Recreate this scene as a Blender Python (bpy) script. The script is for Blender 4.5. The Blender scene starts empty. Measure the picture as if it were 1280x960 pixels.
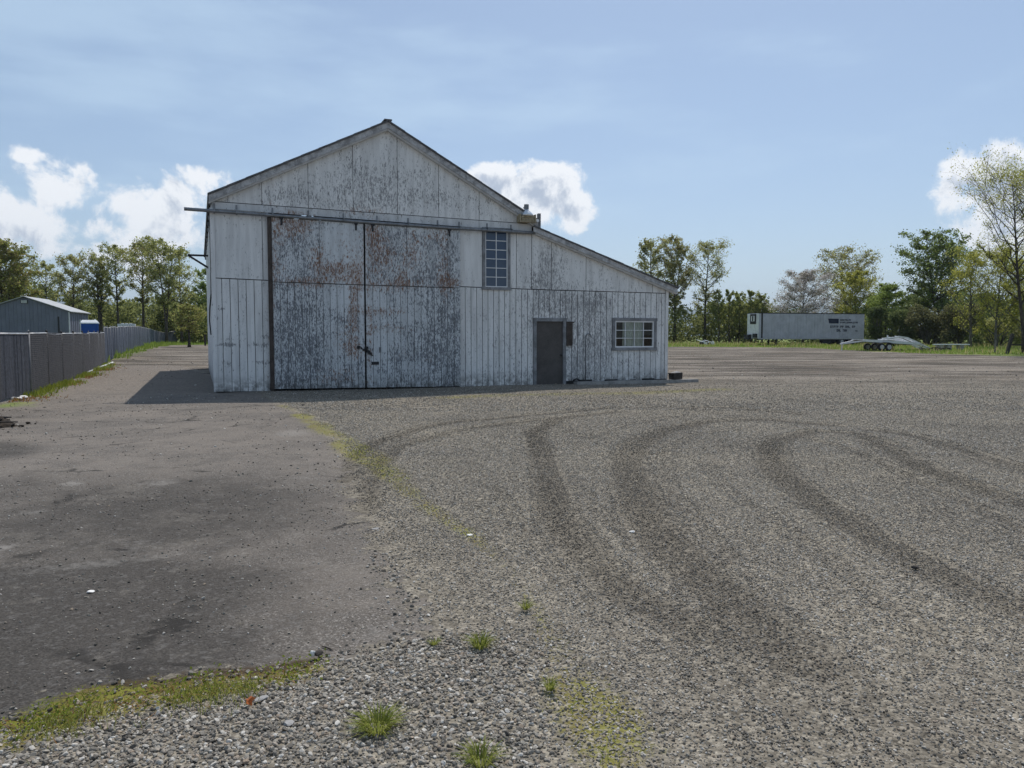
import bpy, math, random
import numpy as np
from mathutils import Vector, Matrix

# ------------------------------------------------------------------ camera, sky, sun, exposure
SC = bpy.context.scene
COL = SC.collection
R = math.radians
CAM_H = 1.55
F = 967.0                                   # focal length in pixels of a 1280 px wide picture
HORIZON = 420.0
PITCH = math.atan((480.0 - HORIZON) / F)
cam_data = bpy.data.cameras.new("camera")
cam_data.sensor_width = 36.0
cam_data.lens = 36.0 * F / 1280.0
cam_data.clip_start = 0.1
cam_data.clip_end = 30000.0
cam = bpy.data.objects.new("camera", cam_data)
COL.objects.link(cam)
cam.location = (0, 0, CAM_H)
cam.rotation_euler = (math.pi / 2 - PITCH, 0, 0)
SC.camera = cam

SUN_EL, SUN_AZ = R(58.5), R(14.0)           # azimuth from +Y towards +X
sun_dir = Vector((math.sin(SUN_AZ) * math.cos(SUN_EL), math.cos(SUN_AZ) * math.cos(SUN_EL), math.sin(SUN_EL)))
sun_data = bpy.data.lights.new("sun", 'SUN')
sun_data.energy = 3.2
sun_data.angle = R(0.53)
sun_data.color = (1.0, 0.94, 0.86)
sun = bpy.data.objects.new("sun", sun_data)
COL.objects.link(sun)
sun.location = (20, 60, 120)
sun.rotation_euler = (-sun_dir).to_track_quat('-Z', 'Y').to_euler()

SC.view_settings.view_transform = 'Standard'
SC.view_settings.look = 'None'
SC.view_settings.exposure = 0.32
SC.view_settings.gamma = 1.0
SC.cycles.max_bounces = 6
SC.cycles.diffuse_bounces = 3
SC.cycles.glossy_bounces = 3
SC.cycles.transparent_max_bounces = 8
SC.cycles.volume_bounces = 0
SC.cycles.use_denoising = True

CP, SP = math.cos(PITCH), math.sin(PITCH)
def ray(u, v):
    a, b = (u - 640.0) / F, -(v - 480.0) / F
    d = Vector((a, CP + b * SP, b * CP - SP))
    return d.normalized()
def project(x, y, z):
    z = z - CAM_H
    yc = y * CP - z * SP
    zc = y * SP + z * CP
    return 640 + F * x / yc, 480 - F * zc / yc
def smooth(a, b, t):
    t = np.clip((t - a) / (b - a), 0, 1)
    return t * t * (3 - 2 * t)
def terr(x, y):                              # the ground's height
    return 0.40 * smooth(40, 95, y) - 0.02 * smooth(18, 30, y) * smooth(-4, 6, x)
def G(u, v):                                 # where a ray from the viewpoint meets the ground (used to measure positions)
    d = ray(u, v)
    z = 0.0
    for _ in range(60):
        t = (z - CAM_H) / min(d.z, -1e-4)
        z = 0.5 * z + 0.5 * float(terr(d.x * t, d.y * t))
    t = (z - CAM_H) / min(d.z, -1e-4)
    return Vector((d.x * t, d.y * t, z))
def AT(u, depth):                            # ground point at a depth, under picture column u
    x = (u - 640.0) / F * depth
    return Vector((x, depth, float(terr(x, depth))))
def height_at(v, depth):                     # world height of picture row v at a depth
    return CAM_H + (HORIZON - v) * depth / F

# ---- world: physical sky plus cumulus
world = bpy.data.worlds.new("World")
SC.world = world
world.use_nodes = True
wn, wl = world.node_tree.nodes, world.node_tree.links
wn.clear()
def W(t, **k):
    n = wn.new(t)
    for a, b in k.items():
        setattr(n, a, b)
    return n
def wmath(op, a, b=None, c=None, clamp=False):
    n = W('ShaderNodeMath', operation=op, use_clamp=clamp)
    for i, s in enumerate((a, b, c)):
        if s is None: continue
        if isinstance(s, (int, float)): n.inputs[i].default_value = s
        else: wl.new(s, n.inputs[i])
    return n.outputs[0]
out = W('ShaderNodeOutputWorld')
bg = W('ShaderNodeBackground')
bg.inputs['Strength'].default_value = 0.087
sky = W('ShaderNodeTexSky', sky_type='NISHITA')
sky.sun_disc = False
sky.sun_elevation = SUN_EL
sky.sun_rotation = SUN_AZ
sky.altitude = 50
sky.air_density = 0.92
sky.dust_density = 0.8
sky.ozone_density = 2.6
tc = W('ShaderNodeTexCoord')
sep = W('ShaderNodeSeparateXYZ')
wl.new(tc.outputs['Generated'], sep.inputs[0])
az = wmath('ARCTAN2', sep.outputs[0], sep.outputs[1])
el = wmath('ARCSINE', sep.outputs[2])
ae = W('ShaderNodeCombineXYZ')
wl.new(az, ae.inputs[0]); wl.new(el, ae.inputs[1])
def wnoise(scale, detail, rough, vec, dist=0.0):
    n = W('ShaderNodeTexNoise')
    n.inputs['Scale'].default_value = scale
    n.inputs['Detail'].default_value = detail
    n.inputs['Roughness'].default_value = rough
    n.inputs['Distortion'].default_value = dist
    wl.new(vec, n.inputs['Vector'])
    return n.outputs[0]
CLOUDS = [  # az, el centre and half sizes in degrees, strength
]
def px_cloud(u, v, ru, rv, s):
    d = ray(u, v)
    CLOUDS.append((math.degrees(math.atan2(d.x, d.y)), math.degrees(math.asin(d.z)), ru / 16.0, rv / 16.0, s))
for c in ((664, 250, 66, 42, 1.25), (612, 236, 44, 26, 1.2), (694, 230, 38, 30, 1.2), (716, 262, 26, 26, .9), (560, 262, 60, 34, 1.2),
          (84, 238, 42, 30, .74), (96, 292, 54, 24, .70), (200, 256, 60, 34, 1.05), (226, 298, 60, 36, .85), (150, 318, 80, 22, .55),
          (4, 262, 36, 24, .55), (5, 300, 60, 34, .7), (40, 193, 16, 9, .62), (264, 230, 34, 18, .75),
          (1262, 222, 62, 36, 1.35), (1204, 240, 30, 30, .95), (1262, 270, 56, 52, 1.0), (1340, 240, 90, 60, 1.4)):
    px_cloud(*c)
rc = random.Random(5)
for a in (-165, -140, -118, -96, -72, -52, 52, 74, 98, 122, 147, 171):   # the same cumulus goes on all round the horizon
    for k in range(2):
        CLOUDS.append((a + rc.uniform(-8, 8), rc.uniform(7, 14), rc.uniform(4, 8), rc.uniform(2, 3.2), rc.uniform(1.0, 1.4)))
dens = None
for (ca, ce, wa, we, s) in CLOUDS:
    m = W('ShaderNodeVectorMath', operation='SUBTRACT'); wl.new(ae.outputs[0], m.inputs[0])
    m.inputs[1].default_value = (R(ca), R(ce), 0)
    k = W('ShaderNodeVectorMath', operation='MULTIPLY'); wl.new(m.outputs[0], k.inputs[0])
    k.inputs[1].default_value = (1 / R(wa), 1 / R(we), 0)
    l = W('ShaderNodeVectorMath', operation='LENGTH'); wl.new(k.outputs[0], l.inputs[0])
    v = wmath('MULTIPLY', wmath('SUBTRACT', 1.0, wmath('MULTIPLY', l.outputs['Value'], l.outputs['Value'])), s)
    dens = v if dens is None else wmath('SMOOTH_MAX', dens, v, 0.25)
dens = wmath('MAXIMUM', dens, -1.2)
n_big = wnoise(15.0, 10.0, 0.62, tc.outputs['Generated'], 0.25)
off = W('ShaderNodeVectorMath', operation='ADD'); wl.new(tc.outputs['Generated'], off.inputs[0]); off.inputs[1].default_value = (0.004, 0.0, 0.016)
n_up = wnoise(15.0, 10.0, 0.62, off.outputs[0], 0.25)
body = wmath('ADD', dens, wmath('MULTIPLY', wmath('SUBTRACT', n_big, 0.52), 5.6))
mr = W('ShaderNodeMapRange', interpolation_type='SMOOTHSTEP')
wl.new(body, mr.inputs[0]); mr.inputs[1].default_value = -0.12; mr.inputs[2].default_value = 0.58
cover = mr.outputs[0]
mt = W('ShaderNodeMapRange', interpolation_type='SMOOTHSTEP')         # thick middles are grey, thin rims shine
thick = wmath('ADD', body, wmath('MULTIPLY', wmath('SUBTRACT', n_up, n_big), 8.0))
wl.new(thick, mt.inputs[0]); mt.inputs[1].default_value = 0.65; mt.inputs[2].default_value = 1.95
cc = W('ShaderNodeMix', data_type='RGBA')
wl.new(mt.outputs[0], cc.inputs[0])
cc.inputs[6].default_value = (9.6, 9.7, 9.9, 1)
cc.inputs[7].default_value = (4.4, 5.0, 6.1, 1)
# thin high veil
veil_map = W('ShaderNodeMapping'); wl.new(tc.outputs['Generated'], veil_map.inputs[0])
veil_map.inputs['Scale'].default_value = (2.2, 1.2, 9.0); veil_map.inputs['Rotation'].default_value = (0, R(12), 0)
nv = wnoise(1.6, 5.0, 0.55, veil_map.outputs[0])
mv = W('ShaderNodeMapRange', interpolation_type='SMOOTHSTEP')
wl.new(nv, mv.inputs[0]); mv.inputs[1].default_value = 0.42; mv.inputs[2].default_value = 0.72
mv.inputs[3].default_value = 0.20; mv.inputs[4].default_value = 0.55
veil = W('ShaderNodeMix', data_type='RGBA')
wl.new(mv.outputs[0], veil.inputs[0]); wl.new(sky.outputs[0], veil.inputs[6])
veil.inputs[7].default_value = (5.5, 7.2, 8.8, 1)
mix = W('ShaderNodeMix', data_type='RGBA')
wl.new(wmath('MULTIPLY', cover, 0.96), mix.inputs[0])
wl.new(veil.outputs[2], mix.inputs[6]); wl.new(cc.outputs[2], mix.inputs[7])
wl.new(mix.outputs[2], bg.inputs[0])
wl.new(bg.outputs[0], out.inputs[0])

# ------------------------------------------------------------------ helpers
def link(o, parent=None):
    COL.objects.link(o)
    if parent is not None: o.parent = parent
    return o
def tag(o, label=None, cat=None, group=None, kind=None):
    if label: o['label'] = label
    if cat: o['category'] = cat
    if group: o['group'] = group
    if kind: o['kind'] = kind
    return o
def thing(name, label, cat, loc=(0, 0, 0), rz=0.0, group=None):
    o = bpy.data.objects.new(name, None)
    o.empty_display_size = 0.2
    o.location = loc; o.rotation_euler = (0, 0, rz)
    link(o)
    return tag(o, label, cat, group)

class MB:
    """collects faces and links them as one mesh object"""
    def __init__(s):
        s.v, s.f, s.m, s.a = [], [], [], []
    def poly(s, pts, mi=0, att=None):
        b = len(s.v)
        s.v.extend(tuple(p) for p in pts)
        s.a.extend(att if att else [(0.0, 0.0)] * len(pts))
        s.f.append(tuple(range(b, b + len(pts)))); s.m.append(mi)
    def hexa(s, p, mi=0):                     # 8 corners: 0-3 bottom ring, 4-7 top ring
        b = len(s.v)
        s.v.extend(tuple(q) for q in p); s.a.extend([(0.0, 0.0)] * 8)
        for q in ((3, 2, 1, 0), (4, 5, 6, 7), (0, 1, 5, 4), (1, 2, 6, 5), (2, 3, 7, 6), (3, 0, 4, 7)):
            s.f.append(tuple(b + i for i in q)); s.m.append(mi)
        return s
    def box(s, x0, x1, y0, y1, z0, z1, mi=0):
        return s.hexa([(x0, y0, z0), (x1, y0, z0), (x1, y1, z0), (x0, y1, z0), (x0, y0, z1), (x1, y0, z1), (x1, y1, z1), (x0, y1, z1)], mi)
    def bar(s, p, q, w, t, up=(0, 0, 1), mi=0):   # rectangular bar from p to q
        p, q = Vector(p), Vector(q); d = (q - p).normalized()
        a = d.cross(Vector(up))
        if a.length < 1e-5: a = d.cross(Vector((1, 0, 0)))
        a.normalize(); b = a.cross(d).normalized()
        a, b = a * w / 2, b * t / 2
        return s.hexa([p - a - b, p + a - b, p + a + b, p - a + b, q - a - b, q + a - b, q + a + b, q - a + b], mi)
    def tube(s, pts, rad, n=8, mi=0, caps=True):
        pts = [Vector(p) for p in pts]
        rs = rad if isinstance(rad, (list, tuple)) else [rad] * len(pts)
        b0 = len(s.v); ref = None
        for i, p in enumerate(pts):
            d = (pts[min(i + 1, len(pts) - 1)] - pts[max(i - 1, 0)]).normalized()
            if ref is None:
                ref = d.orthogonal().normalized()
            ref = (ref - d * ref.dot(d)).normalized(); w = d.cross(ref)
            for k in range(n):
                t = 2 * math.pi * k / n
                s.v.append(tuple(p + (ref * math.cos(t) + w * math.sin(t)) * rs[i])); s.a.append((0.0, 0.0))
        for i in range(len(pts) - 1):
            for k in range(n):
                a, c = b0 + i * n + k, b0 + i * n + (k + 1) % n
                s.f.append((a, c, c + n, a + n)); s.m.append(mi)
        if caps:
            s.f.append(tuple(b0 + k for k in reversed(range(n)))); s.m.append(mi)
            e = b0 + (len(pts) - 1) * n
            s.f.append(tuple(e + k for k in range(n))); s.m.append(mi)
        return s
    def build(s, name, mats, parent=None, smooth=False, attrs=False):
        me = bpy.data.meshes.new(name)
        me.from_pydata(s.v, [], s.f)
        mats = mats if isinstance(mats, (list, tuple)) else [mats]
        for m in mats: me.materials.append(m)
        if len(mats) > 1: me.polygons.foreach_set('material_index', s.m)
        if smooth: me.polygons.foreach_set('use_smooth', [True] * len(s.f))
        if attrs:
            for i, nm in enumerate(('peel', 'rust')):
                at = me.attributes.new(nm, 'FLOAT', 'POINT')
                at.data.foreach_set('value', [q[i] for q in s.a])
        me.update()
        return link(bpy.data.objects.new(name, me), parent)

def np_mesh(name, verts, faces, mats, parent=None, smooth=False, face_len=4, attrs=None):
    me = bpy.data.meshes.new(name)
    verts = np.asarray(verts, dtype=np.float32); faces = np.asarray(faces, dtype=np.int32)
    me.vertices.add(len(verts)); me.vertices.foreach_set('co', verts.ravel())
    nf = len(faces)
    me.loops.add(nf * face_len); me.loops.foreach_set('vertex_index', faces.ravel())
    me.polygons.add(nf)
    me.polygons.foreach_set('loop_start', np.arange(0, nf * face_len, face_len, dtype=np.int32))
    if smooth: me.polygons.foreach_set('use_smooth', np.ones(nf, dtype=bool))
    for m in (mats if isinstance(mats, (list, tuple)) else [mats]): me.materials.append(m)
    for nm, arr in (attrs or {}).items():
        at = me.attributes.new(nm, 'FLOAT', 'POINT'); at.data.foreach_set('value', np.asarray(arr, dtype=np.float32))
    me.update(calc_edges=True)
    return link(bpy.data.objects.new(name, me), parent)

# ------------------------------------------------------------------ materials
class NT:
    """small node tree writer for a material"""
    def __init__(s, name):
        s.mat = bpy.data.materials.new(name); s.mat.use_nodes = True
        s.n, s.l = s.mat.node_tree.nodes, s.mat.node_tree.links
        s.n.clear()
        s.out = s.n.new('ShaderNodeOutputMaterial')
        s.tc = s.n.new('ShaderNodeTexCoord'); s.geo = s.n.new('ShaderNodeNewGeometry')
    def put(s, sock, val):
        if isinstance(val, (int, float)): sock.default_value = val
        elif isinstance(val, tuple): sock.default_value = val if len(val) == len(sock.default_value) else (*val, 1)
        else: s.l.new(val, sock)
    def math(s, op, a, b=0.0, clamp=False):
        n = s.n.new('ShaderNodeMath'); n.operation = op; n.use_clamp = clamp
        s.put(n.inputs[0], a); s.put(n.inputs[1], b)
        return n.outputs[0]
    def mapping(s, vec, scale=(1, 1, 1), rot=(0, 0, 0), loc=(0, 0, 0)):
        n = s.n.new('ShaderNodeMapping'); s.l.new(vec, n.inputs[0])
        n.inputs['Scale'].default_value = scale; n.inputs['Rotation'].default_value = rot; n.inputs['Location'].default_value = loc
        return n.outputs[0]
    def noise(s, vec, scale, detail=4, rough=.55, dist=0.0, col=False):
        n = s.n.new('ShaderNodeTexNoise'); s.l.new(vec, n.inputs['Vector'])
        n.inputs['Scale'].default_value = scale; n.inputs['Detail'].default_value = detail
        n.inputs['Roughness'].default_value = rough; n.inputs['Distortion'].default_value = dist
        return n.outputs[1 if col else 0]
    def voro(s, vec, scale, feature='F1', out='Distance', rnd=1.0):
        n = s.n.new('ShaderNodeTexVoronoi'); n.feature = feature; s.l.new(vec, n.inputs['Vector'])
        n.inputs['Scale'].default_value = scale; n.inputs['Randomness'].default_value = rnd
        return n.outputs[out]
    def step(s, x, a, b, lo=0.0, hi=1.0):
        n = s.n.new('ShaderNodeMapRange'); n.interpolation_type = 'SMOOTHSTEP'
        s.put(n.inputs[0], x)
        for i, q in enumerate((a, b, lo, hi)): s.put(n.inputs[1 + i], q)
        return n.outputs[0]
    def mix(s, f, a, b, mode='MIX'):
        n = s.n.new('ShaderNodeMix'); n.data_type = 'RGBA'; n.blend_type = mode
        s.put(n.inputs[0], f); s.put(n.inputs[6], a); s.put(n.inputs[7], b)
        return n.outputs[2]
    def ramp(s, f, stops):
        n = s.n.new('ShaderNodeValToRGB'); s.put(n.inputs[0], f)
        e = n.color_ramp.elements
        while len(e) < len(stops): e.new(0.5)
        for q, (p, c) in zip(e, stops): q.position = p; q.color = (*c, 1)
        return n.outputs[0]
    def attr(s, name, kind='GEOMETRY'):
        n = s.n.new('ShaderNodeAttribute'); n.attribute_name = name; n.attribute_type = kind
        return n.outputs['Fac']
    def sepz(s, vec):
        n = s.n.new('ShaderNodeSeparateXYZ'); s.l.new(vec, n.inputs[0]); return n.outputs
    def bump(s, h, strength=.5, dist=.01, normal=None):
        n = s.n.new('ShaderNodeBump'); s.put(n.inputs['Height'], h)
        n.inputs['Strength'].default_value = strength; n.inputs['Distance'].default_value = dist
        if normal is not None: s.l.new(normal, n.inputs['Normal'])
        return n.outputs[0]
    def principled(s, color, rough=.8, metal=0.0, spec=.3, normal=None):
        n = s.n.new('ShaderNodeBsdfPrincipled')
        s.put(n.inputs['Base Color'], color); s.put(n.inputs['Roughness'], rough); s.put(n.inputs['Metallic'], metal)
        s.put(n.inputs['Specular IOR Level'], spec)
        if normal is not None: s.l.new(normal, n.inputs['Normal'])
        return n.outputs[0]
    def done(s, sh):
        s.l.new(sh, s.out.inputs[0]); return s.mat

def m_plain(name, col, rough=.7, metal=0.0, var=.25, scale=3.0, bump=.15, spec=.3):
    t = NT(name); p = t.geo.outputs['Position']
    n = t.noise(p, scale, 6, .65)
    n2 = t.noise(p, scale * 9, 4, .6)
    f = t.math('ADD', t.math('MULTIPLY', n, .65), t.math('MULTIPLY', n2, .35))
    c = t.mix(t.step(f, .36, .64), tuple(q * (1 - var) for q in col), tuple(min(1, q * (1 + var)) for q in col))
    return t.done(t.principled(c, rough, metal, spec, t.bump(n2, bump, .01)))

def m_paint(name, paint, bare, extra=0.0, rustcol=(.20, .092, .042)):
    """old white paint flaking off grey boards: how much is gone comes from the 'peel' attribute"""
    t = NT(name); p = t.tc.outputs['Object']
    peel, rust = t.attr('peel'), t.attr('rust')
    grain = t.mapping(p, (1, 1, .30))
    n = t.noise(grain, 30, 5, .62, .3)
    nf = t.noise(t.mapping(p, (1, 1, .30)), 62, 3, .65)
    nm = t.noise(t.mapping(p, (1, 1, .22)), 13, 4, .6)
    n = t.math('ADD', t.math('MULTIPLY', n, .55), t.math('MULTIPLY', nf, .45))
    n = t.math('ADD', n, t.math('MULTIPLY', t.math('SUBTRACT', nm, .5), .28))
    clump = t.noise(p, 1.7, 4, .6)
    n = t.math('ADD', n, t.math('MULTIPLY', t.math('SUBTRACT', clump, .5), .20))
    thr = t.math('SUBTRACT', .635 - extra, t.math('MULTIPLY', t.math('MINIMUM', peel, .92), .165))
    gone = t.step(t.math('SUBTRACT', n, thr), -.03, .035)
    soil = t.noise(t.mapping(p, (1, 1, .12)), 5.5, 5, .6)
    pc = t.mix(t.step(soil, .36, .70), paint, tuple(q * .80 for q in paint))
    run = t.noise(t.mapping(p, (1, 1, .05)), 9, 5, .65)
    pc = t.mix(t.math('MULTIPLY', t.step(run, .52, .70), .26), pc, tuple(q * .55 for q in paint))
    wood = t.noise(t.mapping(p, (1, 1, .06)), 60, 5, .6)
    bc = t.mix(t.step(wood, .3, .7), tuple(q * .62 for q in bare), tuple(q * 1.5 for q in bare))
    c = t.mix(gone, pc, bc)
    rn = t.noise(t.mapping(p, (1, 1, .55)), 14, 7, .7)
    rf = t.step(t.math('ADD', rn, t.math('MULTIPLY', t.math('MINIMUM', rust, 1.1), .265)), .57, .72)
    rsp = t.noise(grain, 48, 4, .7)
    c = t.mix(t.math('MULTIPLY', t.math('MULTIPLY', rf, t.step(rust, .03, .35)), t.step(rsp, .42, .58, .12, .95)), c, rustcol)
    z = t.sepz(p)[2]
    splash = t.math('MULTIPLY', t.step(z, .55, .02), t.step(t.noise(p, 6, 5, .65), .35, .62))
    c = t.mix(t.math('MULTIPLY', splash, .7), c, (.055, .052, .045))       # mud splashed up from the yard
    h = t.math('SUBTRACT', t.math('MULTIPLY', wood, .4), gone)
    return t.done(t.principled(c, .8, 0, .25, t.bump(h, .55, .006)))

def m_leaf(name, c0, c1, trans=.45):
    t = NT(name)
    r = t.geo.outputs['Random Per Island']
    c = t.mix(r, c0, c1)
    d = t.n.new('ShaderNodeBsdfDiffuse'); t.l.new(c, d.inputs[0])
    tr = t.n.new('ShaderNodeBsdfTranslucent'); c2 = t.mix(.5, c, tuple(min(1, q * 1.5) for q in c1)); t.l.new(c2, tr.inputs[0])
    m = t.n.new('ShaderNodeMixShader'); m.inputs[0].default_value = trans
    t.l.new(d.outputs[0], m.inputs[1]); t.l.new(tr.outputs[0], m.inputs[2])
    return t.done(m.outputs[0])

def m_bark(name, col):
    t = NT(name); p = t.geo.outputs['Position']
    n = t.noise(t.mapping(p, (1, 1, .25)), 9, 6, .65)
    c = t.mix(t.step(n, .35, .65), tuple(q * .6 for q in col), tuple(q * 1.35 for q in col))
    return t.done(t.principled(c, .9, 0, .15, t.bump(n, .6, .03)))

def m_glass(name, tint, dust_or_sky_tint=0.0):
    t = NT(name)
    g = t.n.new('ShaderNodeBsdfGlossy'); g.inputs['Roughness'].default_value = .02
    g.inputs['Color'].default_value = (.9, .93, .95, 1)
    tr = t.n.new('ShaderNodeBsdfTransparent'); tr.inputs[0].default_value = tint
    fr = t.n.new('ShaderNodeFresnel'); fr.inputs[0].default_value = 1.5
    nz = t.noise(t.geo.outputs['Position'], 1.3, 2, .5)
    b = t.bump(nz, .25, .02); t.l.new(b, g.inputs['Normal'])
    m = t.n.new('ShaderNodeMixShader'); t.l.new(t.math('MULTIPLY', fr.outputs[0], 1.0, True), m.inputs[0])
    back = tr.outputs[0]
    if dust_or_sky_tint:
        df = t.n.new('ShaderNodeBsdfDiffuse'); df.inputs[0].default_value = (.075, .11, .19, 1)  # diffuse blue stands in for sky reflected in the panes
        m2 = t.n.new('ShaderNodeMixShader'); m2.inputs[0].default_value = dust_or_sky_tint
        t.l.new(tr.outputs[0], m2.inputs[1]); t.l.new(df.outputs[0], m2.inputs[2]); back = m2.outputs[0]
    t.l.new(back, m.inputs[1]); t.l.new(g.outputs[0], m.inputs[2])
    return t.done(m.outputs[0])

M = {}
M['paint'] = m_paint('flaking_white_paint', (.74, .74, .735), (.285, .285, .29))
M['door_paint'] = m_paint('heavily_flaked_door_paint', (.60, .625, .645), (.175, .184, .20), .0)
M['groove'] = m_plain('shade_darkened_bare_wood', (.125, .123, .122), .9)  # bare board edges and tongues, groove shade put into their colour
M['rake'] = m_plain('weathered_white_rake', (.36, .36, .365), .8, 0, .42, 5)
M['trim'] = m_plain('weathered_grey_trim', (.20, .205, .215), .8, 0, .35, 4)
M['trim_light'] = m_paint('white_trim_paint', (.60, .61, .62), (.16, .155, .15), -.02)
M['dark_board'] = m_plain('dark_rusty_board', (.06, .048, .042), .85, 0, .4, 5)
M['roof'] = m_plain('old_roofing', (.10, .10, .105), .8, 0, .35, 6)
M['steel'] = m_plain('galvanised_rail', (.20, .21, .225), .5, .6, .3, 6)
M['black_steel'] = m_plain('dark_steel', (.03, .03, .033), .5, .3, .3, 6)
M['door_brown'] = m_plain('brown_door_paint', (.085, .077, .073), .75, 0, .18, 2.5)
M['white_vinyl'] = m_plain('white_vinyl', (.70, .71, .72), .5, 0, .08, 5)
M['glass'] = m_glass('window_glass', (.86, .90, .90, 1))
M['glass_dark'] = m_glass('sky_tinted_dark_glass', (.10, .13, .19, 1), .6)  # tall window: blue sky reflection mixed into the pane colour
M['curtain'] = m_plain('pale_curtain', (.58, .60, .54), .9, 0, .12, 8)
M['cedar'] = m_plain('tan_lamp_housing', (.33, .28, .19), .7, 0, .3, 14)
M['lamp_metal'] = m_plain('aluminium_lamp_hood', (.62, .64, .66), .35, .8, .15, 9)
M['blue_grey'] = m_plain('blue_grey_metal_siding', (.155, .165, .212), .55, .2, .10, 1.2, .05)
M['pale_roof'] = m_plain('pale_metal_roof', (.36, .37, .38), .5, .2, .1, 1.0, .05)
M['portable_blue'] = m_plain('blue_plastic', (.02, .085, .33), .5, 0, .12, 3)
M['white_plastic'] = m_plain('white_plastic', (.72, .74, .76), .5, 0, .08, 3)
M['white_metal'] = m_plain('white_painted_metal', (.62, .63, .64), .5, 0, .15, 3)
M['trailer_white'] = m_plain('dirty_white_trailer_skin', (.41, .405, .475), .55, .1, .13, 1.1, .05)
M['rubber'] = m_plain('black_rubber', (.022, .022, .024), .85, 0, .3, 9)
M['hub'] = m_plain('grey_hub', (.42, .42, .44), .6, .3, .3, 9)
M['under'] = m_plain('dark_chassis', (.03, .029, .03), .8, 0, .4, 5)
M['ink'] = m_plain('dark_blue_lettering', (.012, .018, .045), .6, 0, .2, 5)
M['slat_near'] = m_plain('grey_fence_slats', (.062, .068, .086), .7, 0, .38, 11)
M['slat_far'] = m_plain('blue_grey_fence_slats', (.095, .112, .15), .7, 0, .32, 4)
M['wire'] = m_plain('dull_wire', (.15, .152, .165), .6, .4, .2, 9)
M['post_steel'] = m_plain('dull_galvanised_post', (.17, .175, .19), .6, .4, .2, 7)
M['fence_steel'] = m_plain('galvanised_pipe', (.42, .43, .45), .45, .6, .2, 7)
M['concrete'] = m_plain('old_concrete', (.27, .26, .245), .9, 0, .25, 7, .4)
M['wood_grey'] = m_plain('grey_weathered_timber', (.17, .155, .14), .9, 0, .4, 8, .4)
M['wood_dark'] = m_plain('dark_timber', (.045, .040, .036), .9, 0, .4, 8, .4)
M['soil'] = m_plain('dark_soil', (.032, .025, .019), .95, 0, .5, 14, .8)
M['stone'] = m_plain('pale_stone', (.28, .275, .27), .85, 0, .25, 25, .4)
M['white_stone'] = m_plain('white_stone', (.70, .69, .67), .85, 0, .12, 25, .3)
M['dead_leaf'] = m_plain('orange_dead_leaf', (.42, .13, .04), .8, 0, .3, 40)
M['tar'] = m_plain('black_tar', (.018, .018, .018), .7, 0, .4, 8, .5)
M['hills'] = m_plain('far_forest_hills', (.035, .055, .04), .95, 0, .35, .004, .1)

# ------------------------------------------------------------------ ground
def axis(parts):
    o = []
    for a, b, n, p in parts:
        t = np.linspace(0, 1, n, endpoint=False)
        o.append(a + (b - a) * t ** p)
    return np.concatenate(o)
yl = np.concatenate([axis([(-400, -20, 6, 1), (-20, 1.5, 12, 1), (1.5, 12, 170, 1), (12, 30, 130, 1), (30, 120, 150, 1.15), (120, 400, 30, 1.2), (400, 12000, 14, 1.8)]), [12000.0]])
xl = np.concatenate([axis([(-9000, -400, 8, .6), (-400, -60, 14, .8), (-60, -14, 60, .9), (-14, -6, 60, 1), (-6, 5, 150, 1), (5, 14, 60, 1), (14, 60, 60, 1.1), (60, 400, 14, 1.2), (400, 9000, 8, 1.7)]), [9000.0]])
GX, GY = np.meshgrid(xl, yl)
gx, gy = GX.ravel(), GY.ravel()

def pix_line(pts):
    return np.array([G(u, v)[:2] for u, v in pts])
def dist_line(px, py, line, values=None):
    best = np.full(px.shape, 1e9); val = np.zeros(px.shape)
    for i in range(len(line) - 1):
        a, b = line[i], line[i + 1]; d = b - a
        t = np.clip(((px - a[0]) * d[0] + (py - a[1]) * d[1]) / max(d @ d, 1e-9), 0, 1)
        q = np.hypot(px - a[0] - t * d[0], py - a[1] - t * d[1])
        m = q < best
        best = np.where(m, q, best)
        if values is not None: val = np.where(m, values[i] + (values[i + 1] - values[i]) * t, val)
    return (best, val) if values is not None else best
def inside(px, py, poly):
    c = np.zeros(px.shape, dtype=bool); j = len(poly) - 1
    for i in range(len(poly)):
        xi, yi = poly[i]; xj, yj = poly[j]
        cond = ((yi > py) != (yj > py))
        with np.errstate(divide='ignore', invalid='ignore'):
            xx = (xj - xi) * (py - yi) / (yj - yi + 1e-12) + xi
        c ^= cond & (px < xx); j = i
    return c
def signed(px, py, poly):
    d = dist_line(px, py, np.vstack([poly, poly[:1]]))
    return np.where(inside(px, py, poly), d, -d)
def gauss_px(px, py, spots):                  # soft blotches measured from the picture, stored in metres on the ground
    o = np.zeros(px.shape)
    for (u, v, du, dv, s) in spots:
        c = G(u, v); ex = (G(u + du, v) - c).length; n_ = G(u, v - dv * .5); f_ = G(u, v + dv * .5); ey = (n_ - f_).length
        a = math.atan2(c.x, c.y)
        rx = (px - c.x) * math.cos(a) - (py - c.y) * math.sin(a); ry = (px - c.x) * math.sin(a) + (py - c.y) * math.cos(a)
        o = np.maximum(o, s * np.exp(-.5 * ((rx / ex) ** 2 + (ry / ey) ** 2) ** 1.5))
    return o

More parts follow.
